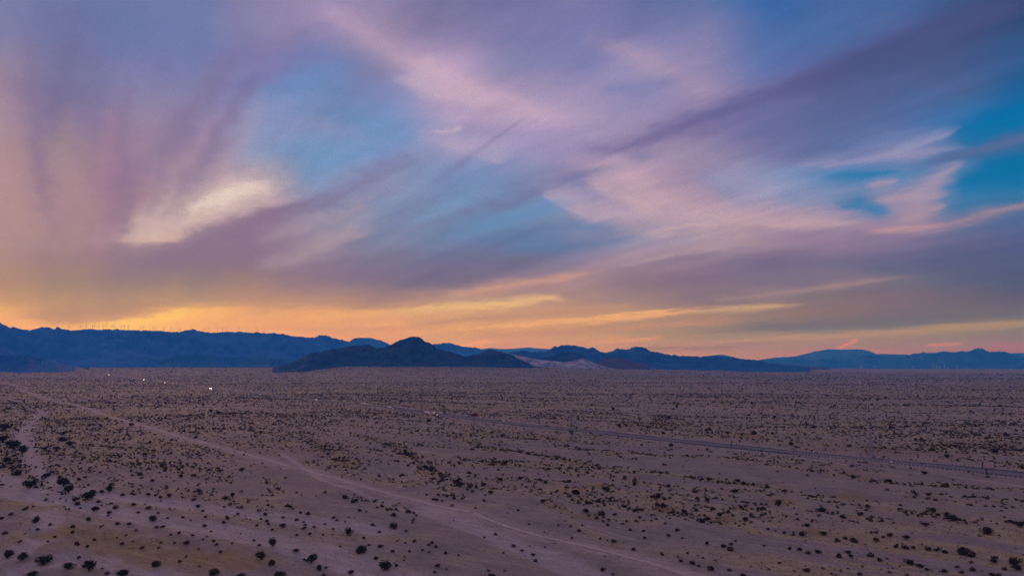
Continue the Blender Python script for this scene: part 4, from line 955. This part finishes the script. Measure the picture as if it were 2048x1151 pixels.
# vehicles: x forward, wheels on z=0
def wheel(parent, x, y, r, w):
    o = MB().rod((x, y - w / 2, r), (x, y + w / 2, r), r, seg=16).build('wheel', M_rubber, parent)
    MB().rod((x, y - w / 2 - .01, r), (x, y + w / 2 + .01, r), r * .5, seg=12).build('rim', M_silver, o)
def lights(parent, x, y, z, m, r=.14):
    for s in (-1, 1): MB().box(x, s * y, z, .08, r * 2.2, r * 1.6).build('headlight', m, parent)
def make_truck(label, loc, rz, cabm, boxm=None, boxl=14.6, lm=None):
    t = empty('semi_truck', loc, rz, label, 'truck', 'vehicles on the freeway')
    MB().box(0, 0, 2.75, boxl, 2.6, 2.75, bev=.06).box(boxl * .48, 0, 2.6, .9, 1.9, 1.5, bev=.05).build('trailer', boxm or M_white, t)
    MB().box(-.5, 0, 1.15, boxl - 2, 1.1, .35).box(boxl / 2 + 2.2, 0, .95, 6.2, 1.1, .3).build('chassis', M_dark, t)
    cx = boxl / 2 + 1.2
    cab = MB().prism([(cx, .8), (cx, 3.7), (cx + .5, 3.85), (cx + 1.7, 3.4), (cx + 2.2, 2.35), (cx + 4.0, 2.0), (cx + 4.2, .8)], -1.2, 1.2).build('cab', cabm, t)
    MB().box(cx + 2.0, 0, 2.85, .1, 2.1, .75, ).build('windscreen', M_glass, cab)
    for s in (-1, 1): MB().box(cx + 1.2, s * 1.21, 2.7, .9, .04, .65).build('side_window', M_glass, cab)
    for x in (-boxl / 2 + 1.2, -boxl / 2 + 2.6, cx, cx + 1.0 - 2.1, cx + 3.3):
        for s in (-1, 1): wheel(t, x, s * 1.05, .5, .35)
    lights(t, cx + 4.2, .85, 1.1, lm or M_head)
    return t
def make_car(label, loc, rz, m, lm=None, suv=False, lr=.14):
    t = empty('car', loc, rz, label, 'car', 'vehicles on the freeway'); h = 1.8 if suv else 1.45
    b = MB().prism([(-2.3, .35), (-2.35, .95), (-2.1, 1.05), (-1.0, 1.1), (1.0, 1.05), (2.1, .9), (2.3, .7), (2.3, .35)], -.9, .9).prism([(-2.0 if suv else -1.6, 1.0), (-1.7 if suv else -1.0, h), (.35, h), (1.15, 1.0)], -.78, .78).build('body', m, t)
    for s in (-1, 1): MB().prism([(-1.35, 1.1), (-.95, h - .1), (.3, h - .1), (.85, 1.1)], s * .785 - .01, s * .785 + .01).build('side_window', M_glass, b)
    MB().rod((1.1, 0, 1.05), (.4, 0, h - .06), .02).prism([(1.18, 1.05), (.42, h - .05), (.40, h - .08), (1.12, 1.05)], -.7, .7).build('windscreen', M_glass, b)
    for x in (-1.45, 1.4):
        for s in (-1, 1): wheel(t, x, s * .85, .34, .24)
    lights(t, 2.3, .65, .72, lm or M_head, lr)
    MB().box(-2.34, 0, .85, .04, 1.5, .12).build('tail_light', M_tail, t)
    return t
FW = np.array(FREEWAY)
def on_road(px, py, side, lane=1.9):
    x, y = gp(px, py); d = np.hypot(FW[:, 0] - x, FW[:, 1] - y); i = int(np.argmin(d)); i = min(max(i, 1), len(FW) - 2)
    # nearest point on the polyline
    best = None
    for k in (i - 1, i):
        a, b = FW[k], FW[k + 1]; v = b - a; t = np.clip(((x - a[0]) * v[0] + (y - a[1]) * v[1]) / (v @ v), 0, 1); q = a + t * v
        e = math.hypot(q[0] - x, q[1] - y)
        if best is None or e < best[0]: best = (e, q, v / np.linalg.norm(v))
    _, q, v = best; nrm = np.array([-v[1], v[0]])
    # slide along the road so the vehicle keeps its column of the photo
    off = side * (OFFW + lane * .0) + lane
    def pos(s): return q + v * s + nrm * off
    for _ in range(6):
        p = pos(0); cx, _y = to_px(p[0], p[1], 0); p2 = pos(10); c2, _y = to_px(p2[0], p2[1], 0)
        q = q + v * (px - cx) / (c2 - cx) * 10 if abs(c2 - cx) > 1e-6 else q
    p = pos(0); ang = math.atan2(v[1], v[0])
    return (p[0], p[1], gz(p[0], p[1]) + .23), ang
# carriageways: side -1 is the farther one (traffic away), +1 the nearer (traffic towards the viewer's right)
def place(kind, px, py, side, away, label, *a, **k):
    loc, ang = on_road(px, py, side); rz = ang if away else ang + math.pi
    o = (make_truck if kind == 't' else make_car)(label, loc, rz, *a, **k); o.scale = (1.45, 1.45, 1.45)
    return o
place('t', 727, 803.5, -1, True, 'long all-white semi truck heading away, left of the other trucks on the freeway', M_white, M_white)
place('t', 780, 814.5, 1, False, 'white trailer truck with a dark cab, alone between the all-white truck and the pair', M_dark, M_white, 13)
place('t', 853, 822, 1, False, 'white truck with a white cab, left one of the close pair', M_white, M_white, 12)
place('t', 868, 825, 1, False, 'white trailer truck with a dark cab, right one of the close pair', M_dark, M_white, 13)
place('c', 859, 825.5, 1, True, 'small silver car between the two trucks of the close pair', M_silver)
place('c', 881, 821, -1, True, 'small white car just right of the close pair of trucks', M_white, suv=True)
place('c', 1007, 835.5, -1, True, 'lone white car on the freeway right of the dark red billboard', M_white, suv=True)
place('t', 630, 798, 1, False, 'white box truck left of the long white semi truck', M_white, M_white, 9)
place('c', 577, 790, -1, True, 'faint white car left of the white box truck', M_white, suv=True)
place('c', 521, 785.5, 1, False, 'car with bright headlights alone between two groups of traffic', M_white, M_head_far, True, .35)
place('c', 419.5, 773.5, 1, False, 'leading car of two with bright headlights on the freeway', M_white, M_head_far, True, .3)
place('c', 422.5, 775, 1, False, 'following car of the two with bright headlights on the freeway', M_silver, M_head_far, True, .3)
place('t', 346, 765, 1, False, 'pale truck far left on the freeway behind the headlight pair', M_white, M_white, 14)
place('c', 330, 762.5, 1, False, 'distant car with small headlights right of the brightest headlights', M_white, M_head_far, True, .35)
place('t', 310, 758.5, -1, True, 'distant pale truck beyond the brightest headlights', M_white, M_white, 14)
place('c', 287.5, 758, 1, False, 'distant car with the brightest headlights of the far freeway', M_white, M_head_far, True, .45)
place('c', 217, 748.5, 1, False, 'farthest car with headlights near the vanishing freeway', M_white, M_head_far, True, .5)
place('t', 200, 746, 1, False, 'farthest pale truck on the vanishing freeway', M_white, M_white, 14)

# billboards
def billboard(px, py, H, faceh, w, v_ang, rz, m1, m2, label):
    x, y = gp(px, py); z = gz(x, y); t = empty('billboard', (x, y, z), rz, label, 'billboard', 'billboards beside the freeway')
    MB().rod((0, 0, -.5), (0, 0, H - faceh * .55), .75, .65, 14).build('post', M_sign, t)
    zc = H - faceh / 2
    MB().box(0, 0, H - faceh - .35, .7, w * .5, .5).box(0, 0, zc, .35, .35, faceh * .9).rod((0, -w * .2, zc), (0, w * .2, zc), .15).build('frame', M_sign, t)
    for s, m in ((1, m1), (-1, m2)):
        # each face hinges at one end of the frame
        g = MB(); cx = s * math.sin(v_ang) * w * .5; L = w
        g.box(cx + s * .35, 0, zc, .3, L, faceh, rz=-s * v_ang * .9)
        f = g.build('panel', m, t)
        MB().box(cx + s * .9, 0, zc - faceh / 2 - .25, .9, L, .12, rz=-s * v_ang * .9).build('catwalk', M_sign, t)
        b = MB()
        for k in (-1, 0, 1): b.box(cx + s * 1.6, k * L * .3, zc - faceh / 2 - .1, 1.3, .12, .12, rz=0)
        b.build('lamp_arm', M_sign, t)
    return t
ra = math.atan2(-.77, .635)
billboard(1973, 949, 14.2, 6.4, 14.6, .34, R(-58), M_palebd, M_darkbd, 'dark and pale two-sided billboard on one post, nearest and farthest right')
billboard(1463, 891, 12.2, 4.6, 14.6, .20, R(-70), M_palebd, M_bluebd, 'pale flat-looking billboard on one post, second from the right')
billboard(1153, 861, 15.0, 6.6, 14.6, .32, R(-42), M_bluebd, M_darkbd, 'blue-grey billboard on one post beyond the centre pylon')
billboard(948, 840, 15.0, 5.4, 14.6, .22, R(-60), M_red, M_darkbd, 'dark red billboard on one post, leftmost beside the freeway')
# slender white mast with a pale cabinet at its foot
x, y = gp(1783, 924.5); t_ = empty('utility_mast', (x, y, gz(x, y)), 0, 'slender white mast with a pale cabinet at its foot beside the freeway', 'mast')
MB().rod((0, 0, 0), (0, 0, 7.2), .13, .08).build('mast', M_white, t_); MB().box(0, .5, .75, 1.5, 1.1, 1.5, bev=.05).build('cabinet', M_white, t_)
MB().box(0, 0, 6.6, .12, 1.4, .12).build('cross_arm', M_white, t_)

# transmission pylons
def make_tower():
    t = empty('transmission_tower'); H = 50.0; b0, b1 = 5.2, 1.15; waist = 33.0
    def half(z): return b0 + (b1 - b0) * min(z / waist, 1.0)
    lv = [0, 7, 13.5, 19.5, 25, 29.5, 33, 36.5, 40, 43.5, 47]
    cs = [(1, 1), (1, -1), (-1, -1), (-1, 1)]
    for sx, sy in cs:
        MB().rod((sx * b0, sy * b0, -.5), (sx * b1, sy * b1, waist), .17, .15, 5).rod((sx * b1, sy * b1, waist), (sx * b1 * .8, sy * b1 * .8, 47), .14, .12, 5).build('leg', M_steel, t)
    m = MB()
    for i in range(len(lv) - 1):
        z0, z1 = lv[i], lv[i + 1]; h0, h1 = half(z0), half(z1)
        for k in range(4):
            a, b = cs[k], cs[(k + 1) % 4]
            m.rod((a[0] * h0, a[1] * h0, z0), (b[0] * h1, b[1] * h1, z1), .085, seg=4).rod((b[0] * h0, b[1] * h0, z0), (a[0] * h1, a[1] * h1, z1), .085, seg=4).rod((a[0] * h1, a[1] * h1, z1), (b[0] * h1, b[1] * h1, z1), .08, seg=4)
    m.rod((0, 0, 47), (0, 0, H), .12, .06, 5).build('bracing', M_steel, t)
    for z, w in ((34, 9.5), (39.5, 11), (45, 8.5)):
        for s in (-1, 1):
            a = MB(); tip = (0, s * w, z + .2)
            for sx in (-1, 1):
                a.rod((sx * b1, s * b1, z), tip, .10, seg=4).rod((sx * b1, s * b1, z + 2.2), tip, .10, seg=4)
                for k in range(1, 4):
                    f = k / 4; yy = s * (b1 + (w - b1) * f)
                    a.rod((sx * b1 * (1 - f), yy, z + .2 * f), (sx * b1 * (1 - f), yy, z + 2.2 * (1 - f) + .2 * f), .06, seg=4)
            c = a.build('crossarm', M_steel, t)
            MB().rod((0, s * w, z + .1), (0, s * w, z - 3.2), .16, seg=6).build('insulator', M_ins, c)
    return t
TP = [(1745, 946), (1143, 880), (843, 843), (645, 818), (520, 803), (428, 792), (357, 783), (300, 776)]
tl = ['nearest lattice pylon, standing tallest at right in front of the freeway', 'lattice pylon near the centre beside the blue-grey billboard', 'lattice pylon behind the close pair of trucks', 'faint lattice pylon left of the all-white truck', 'faint lattice pylon by the lone bright headlights', 'faint lattice pylon beside the two cars with headlights', 'faint far lattice pylon, second from the left of the line', 'farthest faint lattice pylon, leftmost of the line']
proto = make_tower()
for i, (a, b) in enumerate(TP):
    o = proto if i == 0 else copy_tree(proto)
    x, y = gp(a, b); o.location = (x, y, gz(x, y)); o.rotation_euler.z = math.atan2(.82, -.57)
    o['label'] = tl[i]; o['category'] = 'pylon'; o['group'] = 'transmission pylons crossing the plain'

# fences along the freeway
post = MB().box(0, 0, .85, .10, .10, 1.9); post.rod((0, 0, 1.8), (0, 0, 1.95), .07, seg=5)
postm = post.build('post', M_post); pm = postm.data; bpy.data.objects.remove(postm)
def fence(off, label):
    P_ = FW; seg = np.hypot(*(np.diff(P_, axis=0).T)); L = np.concatenate([[0], np.cumsum(seg)])
    s = np.arange(200, 2600, 4.4); x = np.interp(s, L, P_[:, 0]); y = np.interp(s, L, P_[:, 1])
    dx, dy = np.gradient(x), np.gradient(y); h = np.hypot(dx, dy); x = x - dy / h * off; y = y + dx / h * off
    z = ground_z(x, y); cx, cy = to_px(x, y, z)
    root = empty('wire_fence', (float(x[0]), float(y[0]), float(z[0])), 0, label, 'fence', 'fences along the freeway')
    vis = (cx < 2046) & (cx > 0); idx = np.nonzero(vis)[0]; show = idx[:100]; more = idx[100:]
    for k in show:
        o = bpy.data.objects.new('post', pm); COL.objects.link(o); o.parent = root
        o.location = (x[k] - x[0], y[k] - y[0], z[k] - z[0] + float(rnd.uniform(-.1, .05))); o.scale = (2.4, 2.4, 1.05)
        o.rotation_euler = (rnd.uniform(-.03, .03), rnd.uniform(-.03, .03), rnd.uniform(-.2, .2))
    m = MB()
    for k in more: m.box(x[k] - x[0], y[k] - y[0], z[k] - z[0] + 1.0, .24, .24, 2.0)
    o = m.build('post', M_post, root); o['kind'] = 'stuff'
    w = MB()
    for hgt in (.5, 1.0, 1.45):
        for a, b in zip(idx[:-1:3], idx[3::3]):
            w.rod((x[a] - x[0], y[a] - y[0], z[a] - z[0] + hgt), (x[b] - x[0], y[b] - y[0], z[b] - z[0] + hgt), .012, seg=3)
    w.build('wire', M_steel, root)
fence(-29, 'wire fence of pale posts on the far side of the freeway')
fence(31, 'wire fence of pale posts on the near side of the freeway')

# wind turbines
def make_turbine(m, fat=1.0):
    t = empty('wind_turbine'); H = 80
    MB().rod((0, 0, -8), (0, 0, H), 2.6 * fat, 1.6 * fat, 10).build('tower', m, t)
    MB().box(0, 1.5, H + 1.6, 4 * fat, 11, 4 * fat, bev=.6).build('nacelle', m, t)
    r_ = MB().rod((0, -4, H + 1.6), (0, -6.5, H + 1.6), 2.0 * fat, 1.0, 10).build('rotor_hub', m, t)
    for k in range(3):
        g = MB(); a = 2 * math.pi * k / 3; c, s = math.cos(a), math.sin(a)
        for (q0, q1, w0, w1) in ((1.5, 12, 1.0, 2.0), (12, 45, 2.0, .5)):
            g.rod((s * q0, -5.2, H + 1.6 + c * q0), (s * q1, -5.2, H + 1.6 + c * q1), w0 * fat, w1 * fat, 6)
        g.build('blade', m, r_)
    return t
TD = make_turbine(M_turb_d, 1.1)
tx = [(553,225),(640,218),(690,215),(740,222),(757,221),(790,224),(825,216),(848,208),(895,216),(910,215),(968,220),(995,216),(1027,214),(1120,222),(1145,214),(1225,222),(1247,224),(1306,227),(1365,230),(1430,229),(1441,232),(1527,208),(1637,222),(1670,232),(1740,234),(1780,226),(1812,238),(1910,230),(1975,212),(2060,232),(2110,242)]
rpx, rrd, rzt, rux, ruy = LEFT_RIDGE
for i, (a, b) in enumerate(tx):
    a /= 4; k = int(np.argmin(np.abs(rpx - a))); D = rrd[k] + 60; o = TD if i == 0 else copy_tree(TD)
    ridge_py = 731 - (rzt[k] - CAM_H) / D * F
    hub = 600 + b / 4 + 1.5; sc = max(.5, min(1.15, (ridge_py - hub) / F * D / 80))
    o.location = (rux[k] * D, ruy[k] * D, rzt[k] - 4); o.scale = (sc, sc, sc); o.rotation_euler.z = rnd.uniform(-.5, .9)
    for ch in o.children:
        if ch.name.startswith('rotor_hub'):
            h = 81.6; an = rnd.uniform(0, 2); ch.matrix_parent_inverse = Matrix.Translation((0, 0, h)) @ Matrix.Rotation(an, 4, 'Y') @ Matrix.Translation((0, 0, -h))
    o['label'] = f'{"leftmost" if i == 0 else "rightmost" if i == len(tx) - 1 else ORD[i] + " from the left"} of the wind turbines on the long blue ridge'
    o['category'] = 'wind turbine'; o['group'] = 'wind turbines on the long blue ridge'
TW = make_turbine(M_turb_w, 1.5)
tw = [(743,497,1),(857,503,.8),(1110,498,.6),(1160,500,.8),(1325,497,1),(1350,498,1),(1372,502,.8),(1415,497,1),(1440,503,.7),(1510,512,.8),(1060,503,.6)]
tw.sort()
for i, (a, b, s) in enumerate(tw):
    D = 20000; px_ = 1536 + a / 4; py_ = 600 + b / 4; rx, ry, rz = ray(px_, 731); h = math.hypot(rx, ry); x, y = rx / h * D, ry / h * D
    o = TW if i == 0 else copy_tree(TW); o.location = (x, y, gz(x, y)); o.scale = (s, s, s); o.rotation_euler.z = rnd.uniform(-.6, .6) + math.atan2(-x, y)
    o['label'] = f'{"leftmost" if i == 0 else "rightmost" if i == len(tw) - 1 else ORD[i] + " from the left"} of the white wind turbines below the far right mountains'
    o['category'] = 'wind turbine'; o['group'] = 'white wind turbines before the far right mountains'
# pale sheds far off at the left
for i, (a, b, w, l) in enumerate([(78, 737.6, 42, 'wide'), (90, 737.8, 30, 'narrow')]):
    x, y = gp(a, b); z = gz(x, y)
    for _ in range(4): x, y = gp(a, b, z); z = gz(x, y)
    o = empty('farm_shed', (x, y, z), R(-12), f'distant pale {l} shed on the plain at far left', 'shed', 'distant sheds')
    MB().box(0, 0, 3, w, 16, 7).build('wall', M_white, o)
    MB().prism([(-w / 2 - 1, 6.6), (-w / 2 - 1, 7), (0, 9.5), (w / 2 + 1, 7), (w / 2 + 1, 6.6)], -9, 9).build('roof', M_silver, o)

# ------------------------------------------------------------------ the air
def haze():
    HX, Y0, Y1, Z0, Z1 = 56000, -56000, 54500, -90, 1750
    o = MB().box(0, (Y0 + Y1) / 2, (Z0 + Z1) / 2, 2 * HX, Y1 - Y0, Z1 - Z0)
    m = bpy.data.materials.new('air'); m.use_nodes = True; t = NT(m.node_tree); t.n.clear()
    v = t.node('ShaderNodeVolumePrincipled'); v.inputs['Color'].default_value = (.02, .255, 1.0, 1)
    v.inputs['Density'].default_value = 5.0e-5; v.inputs['Anisotropy'].default_value = 0.0
    v.inputs['Absorption Color'].default_value = (1, 1, 1, 1)
    out = t.node('ShaderNodeOutputMaterial'); t.l.new(v.outputs[0], out.inputs['Volume'])
    h = o.build('haze', m); h['kind'] = 'stuff'; h['label'] = 'thin blue evening haze over the whole plain'; h['category'] = 'haze'
haze()
